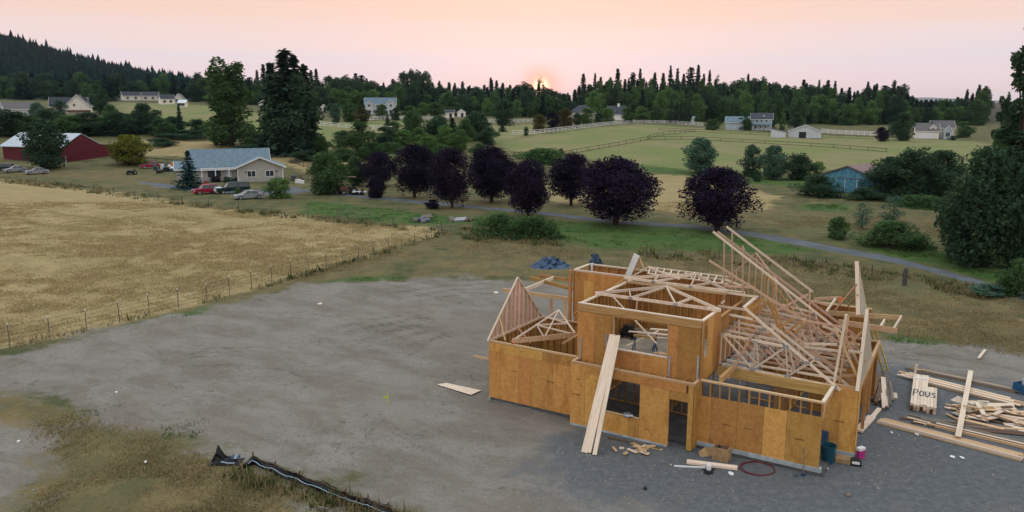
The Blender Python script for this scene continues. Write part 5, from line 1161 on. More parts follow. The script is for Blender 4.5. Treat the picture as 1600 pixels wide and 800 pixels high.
# sawhorses and tools on the upper floor
for i, (u, v_) in enumerate(((-8.75, 2.55), (-8.0, 3.35))):
    t = thing('sawhorse', ('blue sawhorse with a chewed orange top on the upper floor, nearer the opening', 'blue sawhorse behind the first one on the upper floor')[i], 'sawhorse', hw((u, v_, 3.03)), -HAZ + .15, 'sawhorses')
    MB().box((0, 0, .80), (1.15, .09, .09)).build('beam', M['stud'], t)
    for sx in (-1, 1):
        for sy in (-1, 1): MB().bar((sx * .45, 0, .76), (sx * .56, sy * .32, 0), .045, .045).build('leg', M['horse'], t)
for p, q, w, h, lab in (((-9.75, 2.9, 3.85), (-6.9, 3.2, 3.95), .14, .05, 'long pale board laid across the sawhorses'), ((-9.5, 2.1, 3.35), (-8.4, 3.4, 3.95), .12, .05, 'board propped from the upper floor up to the sawhorse'), ((-8.9, 3.6, 3.93), (-7.2, 3.9, 3.98), .2, .05, 'second board laid across the sawhorses'), ((-10.1, 4.9, 3.06), (-8.2, 5.3, 3.06), .14, .05, 'board lying on the upper floor behind the sawhorses'), ((-8.2, 1.9, 3.06), (-7.2, 3.0, 3.3), .12, .05, 'dark brown board on the upper floor under the sawhorses')):
    loose('board', lab, 'board', hw(p), hw(q), w, h, 'dark_wood' if 'dark' in lab else 'pale', 'boards on the upper floor')
for i in range(7):
    u = -7.35 + i * .13; p = hw((u, .18 + .04 * (i % 2), 3.9 + .03 * (i % 2))); loose('wood_offcut', 'offcut piled on the sill of the upper opening', 'offcut', p, p + E1 * .24 + E2 * .1, .09, .045, 'lumber', 'offcuts on the upper sill')
t = thing('compressor', 'black compressor standing on the upper floor behind the planks', 'compressor', hw((-10.4, 4.4, 3.04)), -HAZ); MB().tube([(-.35, 0, .25), (-.4, 0, .25), (.4, 0, .25), (.35, 0, .25)], [.12, .2, .2, .12], 10).build('tank', M['black'], t); MB().box((0, 0, .55), (.5, .3, .22)).build('motor', M['dark_metal'], t); [MB().lathe([(.09, -.03), (.09, .03)], (s_ * .3, -.2, .09), n=10).build('wheel', M['tyre'], t) for s_ in (-1, 1)]
t = thing('red_flag', 'small red rag hanging from the end of the truss on the left wing', 'flag', hw(pz(802, 541, 3.0) + Vector((0, -.04, 0))), -HAZ); MB().prism([(-.05, 0, .22), (.08, 0, .18), (.05, -.02, -.15), (-.06, -.02, -.3), (-.12, -.01, -.05)], (0, -.015, 0)).build('cloth', M['red'], t)
# blue tarps behind the house
def tarp(px, py, w, d, lab, n=14, ht=1.0):
    p = gp(px, py); vs, fs = [], []; rg = np.random.default_rng(int(px))
    for j in range(n):
        for i in range(n):
            e = math.sin(math.pi * i / (n - 1)) * math.sin(math.pi * j / (n - 1)); vs.append((p.x + (i / (n - 1) - .5) * w + rg.normal() * .1, p.y + (j / (n - 1) - .5) * d + rg.normal() * .12, p.z + .03 + ht * e * rg.uniform(.3, 1.1)))
    for j in range(n - 1):
        for i in range(n - 1): fs.append((j * n + i, j * n + i + 1, (j + 1) * n + i + 1, (j + 1) * n + i))
    o = MB().add(vs, fs).build('crumpled_tarp', M['tarp']); m = o.modifiers.new('thickness', 'SOLIDIFY'); m.thickness = .02; return tag(o, lab, 'tarp')
tarp(860, 417, 3.6, 3.0, 'large crumpled blue tarp on the grass behind the house'); tarp(931, 411, 1.2, 1.0, 'small crumpled blue tarp behind the upper storey')
# black silt fence at the lower edge
def silt():
    base = [gp(*q) for q in ((373, 737), (395, 727), (430, 741), (468, 757), (505, 772), (540, 786), (575, 797), (606, 809), (640, 824), (700, 850))]
    hts = [.2, .42, .40, .42, .44, .42, .44, .42, .46, .42]
    t = thing('silt_fence', 'low black silt fence with a pale cord running out of the lower edge', 'fence', base[0])
    pts, hh = [], []
    for i in range(len(base) - 1):
        for k in range(8):
            f = k / 8; pts.append(base[i].lerp(base[i + 1], f) + Vector((0, random.uniform(-.03, .03), 0))); hh.append((hts[i] * (1 - f) + hts[i + 1] * f) * (1 - .16 * math.sin(math.pi * f)) + random.uniform(-.015, .015))
    vs, fs = [], []; m = 5
    for p, h in zip(pts, hh):
        for k in range(m):
            f = k / (m - 1); vs.append(p - base[0] + Vector((.06 * math.sin(p.x * 3 + k), .07 * math.sin(p.x * 2.2 + k * 1.3) + .10 * f, h * f - .03 * (k == 0))))
    for i in range(len(pts) - 1):
        for k in range(m - 1): fs.append((i * m + k, (i + 1) * m + k, (i + 1) * m + k + 1, i * m + k + 1))
    o = MB().add(vs, fs).build('fabric', M['silt'], t); md = o.modifiers.new('thickness', 'SOLIDIFY'); md.thickness = .025
    cp = [p - base[0] + Vector((0, -.10, h * .62 + .02 * math.sin(i * .9))) for i, (p, h) in enumerate(zip(pts, hh))][6:]
    MB().tube(cp, .016, 5).build('cord', M['cord'], t)
    MB().tube([p - base[0] + Vector((0, .06, h + .01)) for p, h in zip(pts, hh)], .02, 5).build('hem', M['dark_wood'], t)
    for b, h in zip(base[1:], hts[1:]): MB().bar(b - base[0] + Vector((0, .1, -.1)), b - base[0] + Vector((0, .12, h + .12)), .05, .05).build('stake', M['dark_wood'], t)
    t2 = thing('fabric_heap', 'bunched black and blue fabric at the upper end of the silt fence', 'fabric', gp(354, 722))
    vs, fs = [], []; n = 12; rg = np.random.default_rng(3)
    for j in range(n):
        for i in range(n):
            x, y = (i / (n - 1) - .5) * 1.3, (j / (n - 1) - .5) * .7; e = max(0, 1 - abs(x) * 1.3) * math.sin(math.pi * j / (n - 1)); pk = .62 * math.exp(-((x + .3) ** 2) / .02 - y * y / .05)
            vs.append((x + rg.normal() * .03, y + rg.normal() * .03, .02 + .24 * e * rg.uniform(.5, 1.2) + pk))
    for j in range(n - 1):
        for i in range(n - 1): fs.append((j * n + i, j * n + i + 1, (j + 1) * n + i + 1, (j + 1) * n + i))
    o = MB().add(vs, fs).build('fabric', M['silt'], t2); o.modifiers.new('thickness', 'SOLIDIFY').thickness = .02
    MB().tube([(-.1, -.35, .18), (.2, -.36, .12), (.45, -.3, .1)], .03, 5).build('cord', M['cord'], t2)
    [MB().prism([(.2 + k * .13, -.1, .2), (.33 + k * .13, -.14, .22), (.3 + k * .13, -.02, .34)], (.02, .1, .02)).build('loose_fold', M['cord' if k % 2 else 'tarp'], t2) for k in range(3)]
silt()
loose('short_post', 'short weathered post lying in the grass at the bottom edge', 'post', gp(497, 797, .1), gp(512, 800, .1), .1, .1, 'grey_wood')

# lumber yard right of the house
def board_stack(label, A, Bq, rows, cols, w, h, mats, name='lumber_stack', jit=.25, piece='board', skip=0):
    A, Bq = Vector(A), Vector(Bq); d = (Bq - A).normalized(); s = d.cross(Vector((0, 0, 1))); 
    t = thing(name, label, 'lumber', A)
    for r in range(rows):
        for c_ in range(cols):
            if random.random() < skip: continue
            off = s * (c_ * (w + .012) + random.uniform(-.02, .02)) + Vector((0, 0, h / 2 + .02 + r * (h + .004))); j0, j1 = random.uniform(-jit, jit), random.uniform(-jit, jit)
            stick(piece, d * j0 + off, (Bq - A) + d * j1 + off, w, h, random.choice(mats), t)
    return t
board_stack('long low stack of pale boards nearest the camera, reaching the right edge', gp(1378, 658), gp(1598, 715), 3, 4, .14, .05, ['pale', 'pale', 'lumber'], jit=.12)
board_stack('loose layer of weathered boards behind the long front stack', gp(1446, 657), gp(1640, 703), 2, 5, .14, .05, ['pale', 'grey_wood', 'lumber', 'dark_wood'], jit=.9, skip=.25)
board_stack('dark boards lying between the scrap pile and the loose layer', gp(1424, 654), gp(1620, 672), 1, 5, .2, .045, ['dark_wood', 'grey_wood', 'dark_wood'], jit=.8)
board_stack('long stack of pale boards at the back of the lumber yard', gp(1424, 588), gp(1590, 630), 3, 5, .16, .05, ['pale', 'lumber', 'pale'], jit=.5)
board_stack('thin darker boards behind the back stack', gp(1436, 579), gp(1610, 616), 2, 3, .14, .05, ['lumber', 'grey_wood'], jit=.8)
loose('long_board', 'single board sticking out left of the back stack', 'board', gp(1404, 583, .1), gp(1440, 592, .1), .2, .05, 'lumber')
loose('cross_board', 'long pale board lying across the front and back stacks', 'board', gp(1496, 691, .28), gp(1516, 588, .32), .24, .05, 'pale')
# marked bundle
A = gp(1421, 641); Bq = gp(1427, 594); d = (Bq - A).normalized(); s = d.cross(Vector((0, 0, 1)))
t = thing('marked_bundle', 'bundle of pale studs with large hand-painted letters on its top', 'lumber bundle', A)
LN = (Bq - A).length
for c_ in range(8):
    for r in range(3):
        l = LN if c_ < 5 else LN * .62; off = s * (c_ * .145 + .07) + Vector((0, 0, .05 + r * .13)); j = random.uniform(-.12, .12)
        stick('stud_board', off + d * j, off + d * (l + j * .3), .135, .12, 'pale' if r == 2 or c_ % 3 else 'dark_wood', t)
text_strokes('painted_letters', POUS, d * (LN * .26) + s * .08 + Vector((0, 0, .385)), s, d, .36, t, wd=.05, th=.006, sy=1.0)
stick('white_strap', d * LN * .86 - s * .02 + Vector((0, 0, .386)), d * LN * .86 + s * .74 + Vector((0, 0, .386)), .14, .008, 'white', t)
loose('upright_offcut', 'short pale board standing up behind the marked bundle', 'board', gp(1428, 592, .0), gp(1430, 592, .85), .14, .05, 'pale')
# scrap pile
for i in range(85):
    px = random.uniform(1486, 1625); py = 622 + (px - 1486) * .20 + random.gauss(14, 7); hh = .06 + .42 * math.exp(-((px - 1560) / 42) ** 2 - ((py - 647) / 12) ** 2) * random.uniform(.3, 1)
    p = gp(px, py, hh); a = random.gauss(-.35, .8); l = random.uniform(.5, 2.0); dd = Vector((math.cos(a), math.sin(a), random.uniform(-.12, .12))) * l / 2
    wh_ = ('at the left end' if px < 1520 else 'in the middle' if px < 1565 else 'towards the right end') + ' of the scrap pile, ' + ('front' if py > 636 + (px - 1486) * .2 + 4 else 'rear' if py < 636 + (px - 1486) * .2 - 4 else 'centre') + ' side'; sz_ = 'long' if l > 1.5 else 'short' if l < .95 else 'medium'
    if i % 6 == 0: loose('plywood_offcut', f'{sz_} pale plywood offcut {wh_}', 'offcut', p - dd * .6, p + dd * .6, random.uniform(.35, .6), .02, random.choice(['pale', 'osb_pale']), 'offcuts in the scrap pile', (random.uniform(-.3, .3), random.uniform(-.4, .1), 1))
    else:
        mt_ = random.choice(['pale', 'pale', 'lumber', 'lumber', 'dark_wood'])
        loose('board_offcut', f"{sz_} {dict(pale='pale', lumber='tan', dark_wood='dark')[mt_]} board offcut {wh_}", 'offcut', p - dd, p + dd, random.uniform(.09, .24), .045, mt_, 'offcuts in the scrap pile')
t = thing('blue_crate', 'blue plastic crate at the right edge beyond the scrap pile', 'crate', gp(1597, 613), .3)
for x, y, w_, d_ in ((0, -.28, .7, .03), (0, .28, .7, .03), (-.34, 0, .03, .53), (.34, 0, .03, .53)): MB().box((x, y, .26), (w_, d_, .5)).build('side', M['blue'], t)
MB().box((0, 0, .03), (.66, .52, .03)).build('bottom', M['blue'], t); MB().lathe([(.08, .4), (.08, .7)], (.1, .05, 0), n=8).build('bottle', M['offwhite'], t)
# posts and short boards leaning behind the corner
for i, (p, q, w, mt, lab) in enumerate([((1361, 628), (1375, 590), .2, 'dark_wood', 'left of the two dark round posts lying behind the corner panel'), ((1368, 634), (1381, 597), .2, 'dark_wood', 'right of the two dark round posts lying behind the corner panel'),
    ((1383, 640), (1379, 598), .22, 'pale', 'tallest pale board of the small heap behind the corner'), ((1390, 636), (1384, 590), .18, 'grey_wood', 'grey board in the small heap behind the corner'), ((1372, 630), (1376, 604), .16, 'lumber', 'tan board at the left of the small heap behind the corner'), ((1380, 643), (1378, 622), .14, 'pale', 'short board at the front of the small heap behind the corner'), ((1387, 641), (1386, 618), .14, 'grey_wood', 'short grey board at the front of the small heap'), ((1394, 630), (1390, 606), .14, 'grey_wood', 'grey board at the right of the small heap')]):
    loose('post_offcut' if mt == 'dark_wood' else 'board', lab, 'post' if mt == 'dark_wood' else 'board', gp(*p, .12 + .04 * (i % 3)), gp(*q, .2 + .05 * (i % 4)), w, .16 if mt == 'dark_wood' else .06, mt)
loose('board', 'short pale block lying apart from the small heap', 'board', gp(1399, 624, .05), gp(1398, 616, .05), .2, .08, 'pale')
a, b = gp(1341, 677, .12), gp(1374, 642, .12); o = loose('marked_board', 'pale board with blue painted letters lying beside the corner panel', 'board', a, a.lerp(b, .62), .36, .1, 'pale'); loose('marked_board', 'lower narrow board reaching from under the marked board', 'board', a.lerp(b, .5) - Vector((0, 0, .05)), b, .2, .08, 'pale')
dd = (b - a).normalized(); ss = dd.cross(Vector((0, 0, 1)))
tl = text_strokes('painted_letters', POUS, a.lerp(b, .30) - ss * .10 + Vector((0, 0, .056)), dd, -ss, .2, None, wd=.035, th=.004); mi = o.matrix_basis.inverted(); tl.parent = o; tl.matrix_parent_inverse = mi
# yellow ladder leaning at the rear
t = thing('yellow_ladder', 'yellow ladder leaning against the rear eave right of the far gable', 'ladder', gp(1384, 581))
top = hw(pv(1363, 512, 9.6)) - gp(1384, 581); sd_ = Vector((.35, .1, 0))
for k in (-.5, .5): MB().bar(sd_ * k, top + sd_ * k * .8, .05, .09).build('rail', M['yellow'], t)
for i in range(10): MB().bar(top * ((i + .7) / 10.5) - sd_ * .48, top * ((i + .7) / 10.5) + sd_ * .48, .035, .035).build('rung', M['yellow'], t)
loose('stray_board', 'pale board lying in the weeds right of the rear eave', 'board', gp(1529, 561, .06), gp(1539, 548, .06), .14, .05, 'pale')

# ------------------------------------------------------------------ fences
def wire_fence(label, pts, spacing, ht, post_w, mat, wires=4, name='wire_fence', group=None, wire_r=.007, rail=False):
    P = [gp(*q) for q in pts]; t = thing(name, label, 'fence', P[0], group=group); o0 = P[0]
    L_ = [0.]
    for a, b in zip(P, P[1:]): L_.append(L_[-1] + (b - a).length)
    n = max(1, int(L_[-1] / spacing)); X = []
    for i in range(n + 1):
        s = L_[-1] * i / n; k = min(len(P) - 2, max(0, int(np.searchsorted(L_, s, side='right')) - 1)); f = (s - L_[k]) / (L_[k + 1] - L_[k] + 1e-6); q = P[k].lerp(P[k + 1], f); q = Vector((q.x, q.y, hs(q.x, q.y))); X.append(q - o0)
    hh = [ht * random.uniform(.93, 1.05) for _ in X]
    for q, h in zip(X, hh):
        lean = Vector((random.uniform(-.04, .04), random.uniform(-.04, .04), 0))
        stick('post', q - Vector((0, 0, .2)), q + lean + Vector((0, 0, h)), post_w, post_w * (.8 if not rail else 1), mat, t, (0, 1, 0))
        if mat == 'post_metal': slab('post_cap', q + lean + Vector((0, 0, h + .05)), (post_w * 1.15, post_w, .12), 'white', t)
    for w in range(wires):
        z = ht * (.18 + .76 * w / max(1, wires - 1))
        if rail:
            for a, b in zip(X, X[1:]): stick('rail', a + Vector((0, -.06, z)), b + Vector((0, -.06, z)), .04, .15, mat, t)
        else: MB().tube([a + Vector((0, 0, z + random.uniform(-.02, .02))) for a in X], wire_r, 3).build('wire', M['dark_metal'], t)
    return t
wire_fence('wire fence on slim metal posts with white tips between hay field and dirt lot', [(-120, 577), (3, 548), (98, 527), (183, 507), (260, 487), (324, 473), (411, 448), (510, 420), (600, 396), (655, 381), (703, 368)], 2.25, 1.5, .04, 'post_metal', 5, wire_r=.010)
wire_fence('old wire fence in the tall weeds between hay field and farm drive', [(0, 282), (100, 293), (250, 314), (330, 325), (440, 338), (560, 350), (690, 360)], 6.5, 1.25, .07, 'pole', 3)
wire_fence('wire fence on thin posts running behind the house towards the lane', [(1010, 402), (1115, 404), (1230, 417), (1315, 430), (1362, 437)], 6.0, 1.3, .06, 'pole', 3)
wire_fence('last stretch of the rear wire fence beside the thick wooden post', [(1415, 441), (1480, 450), (1560, 462)], 5.0, 1.3, .07, 'pole', 3)
t = thing('corner_post', 'thick dark wooden post standing in the brown grass right of the gables', 'post', gp(1413, 446)); MB().lathe([(.19, -.2), (.18, .9), (.16, 1.45), (.08, 1.5)], n=10).build('post', M['pole'], t); MB().tube([(-.16, 0, 1.0), (-.2, 0, 1.02), (-.2, 0, .9)], .03).build('hinge', M['dark_metal'], t)
wire_fence('brown rail fence dividing the pasture', [(882, 243), (960, 229), (1010, 219), (1080, 218), (1200, 225), (1300, 231), (1385, 238)], 7., 1.15, .14, 'rail', 2, 'rail_fence', rail=True)
wire_fence('upper brown rail fence across the pasture', [(1030, 204), (1090, 206), (1180, 211), (1300, 215), (1400, 219)], 7., 1.1, .13, 'rail', 2, 'rail_fence', rail=True)
wire_fence('short brown rail fence joining the two pasture fences', [(1011, 218), (1026, 213), (1086, 206)], 6., 1.15, .14, 'rail', 2, 'rail_fence', rail=True)
wire_fence('brown rail fence behind the pale house', [(455, 254), (480, 262), (520, 270)], 3., 1.2, .14, 'rail', 3, 'rail_fence', rail=True)
wire_fence('brown rail fence by the yellow-green tree', [(212, 252), (262, 256), (300, 258)], 3., 1.1, .12, 'rail', 2, 'rail_fence', rail=True)
# white board fences of the paddock
def white_fence(label, pts):
    wire_fence(label, pts, 3.2, 1.5, .16, 'white', 3, 'white_fence', 'white board fences round the paddock', rail=True)
white_fence('white board fence curving along the row of round trees', [(800, 211), (840, 209), (880, 204.5), (920, 199.5), (955, 195), (1000, 192.5), (1050, 193), (1098, 197)])
white_fence('white board fence before the twin-gabled house, behind the small cone tree', [(496, 196), (540, 200), (612, 204)])
white_fence('upper white board fence left of the cone trees', [(560, 189), (640, 186), (700, 187)]); white_fence('white board fence under the red sunset glow', [(756, 191), (790, 192), (832, 191)])
# long low white fence by the farmhouse
wire_fence('long solid white board fence left of the white farmhouse', [(1284, 208), (1330, 211), (1370, 213)], 3.2, 2.0, .2, 'white', 6, 'white_fence', rail=True)

# ------------------------------------------------------------------ buildings
def window(parent, c, w, h, n, frame='white', mull=1):
    """window on a wall: c centre, n outward normal"""
    n = Vector(n).normalized(); s = Vector((0, 0, 1)).cross(n); c = Vector(c)
    mb = MB(); f = .09
    for k in (-1, 1):
        mb.bar(c + s * k * w / 2 + n * .03 - Vector((0, 0, h / 2)), c + s * k * w / 2 + n * .03 + Vector((0, 0, h / 2)), f, .08, 0, n)
        mb.bar(c + Vector((0, 0, k * h / 2)) + n * .033 - s * (w / 2 + f / 2), c + Vector((0, 0, k * h / 2)) + n * .033 + s * (w / 2 + f / 2), .08, f)
    for i in range(mull): mb.bar(c + n * .028 + s * w * ((i + 1) / (mull + 1) - .5) - Vector((0, 0, h / 2)), c + n * .028 + s * w * ((i + 1) / (mull + 1) - .5) + Vector((0, 0, h / 2)), .06, .06, 0, n)
    wo_ = mb.build('window', M[frame], parent)
    MB().bar(c - s * w / 2 + n * .01, c + s * w / 2 + n * .01, .02, h).build('pane', M['glass'], wo_)
def gable_block(parent, c, w, d, h, rise, wall, roof, over=.4, ridge='x', trim='white'):
    """walls and a gable roof; c = centre of the floor; ridge along x or y"""
    c = Vector(c); mb = MB()
    if ridge == 'x': pr = [(-w / 2, -d / 2, 0), (-w / 2, d / 2, 0), (-w / 2, d / 2, h), (-w / 2, 0, h + rise), (-w / 2, -d / 2, h)]; mb.prism([c + Vector(q) for q in pr], (w, 0, 0))
    else: pr = [(-w / 2, -d / 2, 0), (w / 2, -d / 2, 0), (w / 2, -d / 2, h), (0, -d / 2, h + rise), (-w / 2, -d / 2, h)]; mb.prism([c + Vector(q) for q in pr], (0, d, 0))
    mb.build('wall', M[wall], parent)
    half = (d if ridge == 'x' else w) / 2; ln = (w if ridge == 'x' else d) / 2 + over; sl = rise / half
    for sg in (-1, 1):
        a = Vector((0, sg * (half + over), h - sl * over + .03)) if ridge == 'x' else Vector((sg * (half + over), 0, h - sl * over + .03))
        b = Vector((0, 0, h + rise + .03)); e = Vector((ln, 0, 0)) if ridge == 'x' else Vector((0, ln, 0)); th = Vector((0, 0, .16))
        r_ = MB().prism([c + a - e, c + a + e, c + a + e + th, c + a - e + th][:0] or [c + a - e, c + b - e, c + b - e + th, c + a - e + th], e * 2).build('roof', M[roof], parent)
        mt = MB(); mt.bar(c + a - e * 1.0 + Vector((0, 0, .07)), c + a + e * 1.0 + Vector((0, 0, .07)), .05, .2)
        for k in (-1, 1): mt.bar(c + a + e * k * 1.004 + Vector((0, 0, .08)), c + b + e * k * 1.004 + Vector((0, 0, .08)), .06, .22)
        mt.build('fascia', M[trim], r_)
def face(p):   # rotation that turns local -Y to the camera
    return -math.atan2(p.x, p.y)
# pale ranch house
p = gp(408, 284); k = mpp(p); hse = thing('ranch_house', 'pale ranch house with blue-grey shingle roof and a cross gable', 'house', p, face(p) + .05)
GW_ = 68 * k
gable_block(hse, (0, 4.2, 0), GW_, 8.4, 2.75, 1.75, 'beige', 'slate', .55, 'y')
gable_block(hse, (-5.2, 6.6, 0), 13.5, 7.2, 2.7, 3.1, 'beige', 'slate', .6, 'x')
gable_block(hse, (-13.2, 7.2, 0), 3.5, 5.6, 2.4, 1.2, 'beige', 'slate', .4, 'x')
for x in (-1.75, 1.55): window(hse, (x + .1, -.0, 1.55), 1.5, 1.15, (0, -1, 0))
MB().bar((-3.9 - GW_ * .0, 1.6, 2.62), (-10.6, 1.6, 2.62), .12, .2).build('porch_beam', M['white'], hse)
for x in (-5.6, -8.0, -10.4): MB().box((x, 1.6, 1.26), (.16, .16, 2.5)).build('porch_post', M['white'], hse)
window(hse, (-8.2, 2.98, 1.5), 2.2, 1.1, (0, -1, 0), 'dark_metal'); MB().box((-5.6, 2.96, 1.05), (.95, .06, 2.05)).build('door', M['offwhite'], hse)
for x in (-2.6, 2.9): MB().box((x, -.06, 1.9), (.18, .1, .34)).build('wall_lamp', M['dark_metal'], hse)
for x in (-GW_ / 2 + .06, GW_ / 2 - .06): MB().box((x, -.02, 1.36), (.16, .06, 2.7)).build('corner_trim', M['white'], hse)
for px, yb, yt, w in ((338, 285, 275, 18), (355, 285, 276, 14), (368, 285, 277, 9)): tree('foundation_shrub', 'shrub', 'plum' if w == 18 else 'leaf_dark', px, yb, yt, w, {18: 'reddish shrub below the porch of the pale house', 14: 'dark bush at the middle of the porch', 9: 'small bush at the corner of the gable wall'}[w], 'bush')
# red barn
p = gp(106, 253); k = mpp(p); brn = thing('red_barn', 'red barn with a pale metal roof and a lean-to, half hidden by a tree', 'barn', p, face(p) - R(48))
# local +y runs along the gable face away to the right, front eave faces left
bw = 19.0
MB().prism([(0, -1, 0), (0, 9.5, 0), (0, 9.5, 3.6), (0, 4.4, 6.1), (0, -1, 3.4)], (-bw, 0, 0)).build('wall', M['barn'], brn)
MB().prism([(.2, -1.6, 3.3), (.2, 4.4, 6.35), (.2, 4.4, 6.5), (.2, -1.6, 3.45)], (-bw - .6, 0, 0)).build('roof', M['tin'], brn)
MB().prism([(.2, 4.4, 6.35), (.2, 9.9, 3.55), (.2, 9.9, 3.7), (.2, 4.4, 6.5)], (-bw - .6, 0, 0)).build('roof', M['tin'], brn)
MB().prism([(-.05, 9.5, 0), (-.05, 17.0, 0), (-.05, 17.0, 3.0), (-.05, 9.5, 3.6)], (-6, 0, 0)).build('lean_to', M['barn'], brn); MB().prism([(.2, 9.6, 3.65), (.2, 17.4, 3.05), (.2, 17.4, 3.2), (.2, 9.6, 3.8)], (-6.6, 0, 0)).build('roof', M['tin'], brn)
MB().box((-12.4, -1.02, 1.3), (1.3, .1, 2.6)).build('door', M['black'], brn)
for i in range(26): MB().box((.02, -.8 + i * .68, 1.5), (.03, .05, 3.0)).build('batten', M['barn'], brn)
# blue shed
p = gp(1322, 301); k = mpp(p); shd = thing('blue_shed', 'faded blue board shed with a rusty metal roof', 'shed', p, face(p) - R(24))
gable_block(shd, (0, 4, 0), 8.6, 8.0, 2.75, 1.55, 'shed_blue', 'rust', .25, 'y', 'grey_wood')
MB().box((1.2, -.04, 1.2), (4.3, .05, 2.3)).build('door', M['shed_blue'], shd); MB().box((1.0, -.09, 2.42), (5.6, .06, .09)).build('door_track', M['grey_wood'], shd)
for i in range(9): MB().box((-.8 + i * .5, -.08, 1.2), (.07, .03, 2.25)).build('batten', M['offwhite' if i % 4 == 1 else 'shed_blue'], shd)
# white gabled house and garage on the left
def farm(px, py, D_=None): 
    q = gp(px, py) if D_ is None else at_d(px, D_); return q, mpp(q)
p, k = farm(122, 177); h1 = thing('gabled_house', 'white gabled house with a dark roof left of the hill', 'house', p, face(p) - .12); gable_block(h1, (0, 5, 0), 33 * k, 10, 3.2, 4.4, 'cream', 'dark_roof', .5, 'y'); gable_block(h1, (-4, 8, 0), 52 * k, 7, 3.0, 3.6, 'cream', 'dark_roof', .4, 'x'); window(h1, (-1.2, -.02, 3.4), .9, 1.1, (0, -1, 0)); MB().box((.5, -.8, .9), (33 * k, .3, .9)).build('porch_rail', M['dark_wood'], h1)
p, k = farm(34, 183); h2 = thing('low_house', 'low white house with a grey roof at the far left', 'house', p, face(p) + .25); gable_block(h2, (0, 4, 0), 44 * k, 8, 3.0, 2.4, 'offwhite', 'brown_roof', .4, 'x'); window(h2, (-1, -.02, 1.7), 1.1, 1.1, (0, -1, 0)); window(h2, (3, -.02, 1.7), 1.1, 1.1, (0, -1, 0))
for i, (px, py, w, lab, roof) in enumerate([(207, 157, 26, 'pale distant house at the left of the far cluster', 'dark_roof'), (234, 157, 24, 'pale distant house at the right of the far cluster', 'dark_roof'), (263, 163, 20, 'dark-roofed distant shed below the far cluster', 'dark_roof'), (279, 161, 11, 'small white distant gable beside the dark-roofed shed', 'brown_roof'), (129, 0, 9, 'white house standing alone among the trees of the hill', 'offwhite'), (284, 168, 10, 'white distant trailer in the far pasture', 'offwhite'), (553, 168, 0, '', '')]):
    if not w: continue
    p, k = farm(px, py) if py else farm(px, 0, 1010)
    if not py: p.z = ztop(p, 95) - 2
    h3 = thing('distant_house', lab, 'house', p, face(p) + .2 * (-1) ** i); hh_ = 3.0 if w > 10 else 2.4
    gable_block(h3, (0, 4, 0), w * k, 7, hh_, 2.4 if w > 10 else 1.4, 'cream', roof, .4, 'y' if w == 11 else 'x')
    for x in (-.25, .2): window(h3, (x * w * k, -.02, 1.6), 1.2, 1.1, (0, -1, 0), 'dark_metal', 0)
# twin-gabled house
p, k = farm(595, 179); h4 = thing('twin_gabled_house', 'two-storey house with twin front gables and a blue-grey roof behind the paddock', 'house', p, face(p))
W4 = 48 * k; gable_block(h4, (0, 6, 0), W4, 8, 5.2, 3.0, 'offwhite', 'slate', .4, 'x')
for x, g_ in ((-W4 * .36, 11), (W4 * .33, 15)): gable_block(h4, (x, 4, 0), g_ * k, 8.2, 5.0, g_ * k * .52, 'offwhite', 'slate', .4, 'y'); window(h4, (x, -.13, 4.4), 1.3, 1.3, (0, -1, 0)); window(h4, (x, -.13, 1.6), 1.8, 1.4, (0, -1, 0))
for x in (-.1, .04): window(h4, (W4 * x, 1.97, 4.0), 1.0, 1.4, (0, -1, 0))
MB().box((-W4 * .03, 1.94, 1.05), (1.2, .08, 2.1)).build('door', M['dark_wood'], h4)
# small white paddock sheds
for px, py, w, lab in ((703, 184, 14, 'small dark-roofed stable left in the paddock'), (721, 183, 13, 'small white stable right in the paddock'), (506, 176, 9, 'grey shed beside the fir clump'), (412, 168, 14, 'white house half hidden left of the fir clump')):
    p, k = farm(px, py); h5 = thing('paddock_shed', lab, 'shed', p, face(p)); gable_block(h5, (0, 3, 0), w * k, 6, 2.5, 1.5, 'cream', 'dark_roof', .3, 'y' if px != 703 else 'x'); MB().box((.4, -.04, 1.1), (1.3, .06, 2.1)).build('door', M['black'], h5)
# grey-roofed houses by the round trees
p, k = farm(910, 186); h6 = thing('hip_house', 'cream house with a dark hipped roof behind the round paddock trees', 'house', p, face(p)); w = 44 * k
MB().box((0, 6, 1.7), (w, 11, 3.4)).build('wall', M['cream'], h6); MB().add([(-w / 2 - .6, 0, 3.4), (w / 2 + .6, 0, 3.4), (w / 2 + .6, 12, 3.4), (-w / 2 - .6, 12, 3.4), (-w * .12, 6, 7.6), (w * .12, 6, 7.6)], [(0, 1, 5, 4), (1, 2, 5), (2, 3, 4, 5), (3, 0, 4), (3, 2, 1, 0)]).build('roof', M['dark_roof'], h6)
for x in (-.3, -.1, .1, .3): window(h6, (x * w, .48, 1.8), 1.3, 1.3, (0, -1, 0))
p, k = farm(963, 188); h7 = thing('chimney_house', 'house with a blue-grey roof and a white chimney behind the paddock row', 'house', p, face(p)); w = 26 * k; gable_block(h7, (0, 5, 0), w, 10, 3.2, 4.4, 'cream', 'dark_roof', .4, 'x'); MB().box((w * .12, 5, 7.9), (1.3, 1.1, 2.2)).build('chimney', M['white'], h7); MB().box((w * .1, -.05, 1.2), (2.6, .08, 2.3)).build('garage_door', M['white'], h7); [MB().box((x_ * w, 2.2, 5.2), (.8, .9, .12)).build('skylight', M['lamp'], h7) for x_ in (-.25, -.1)]
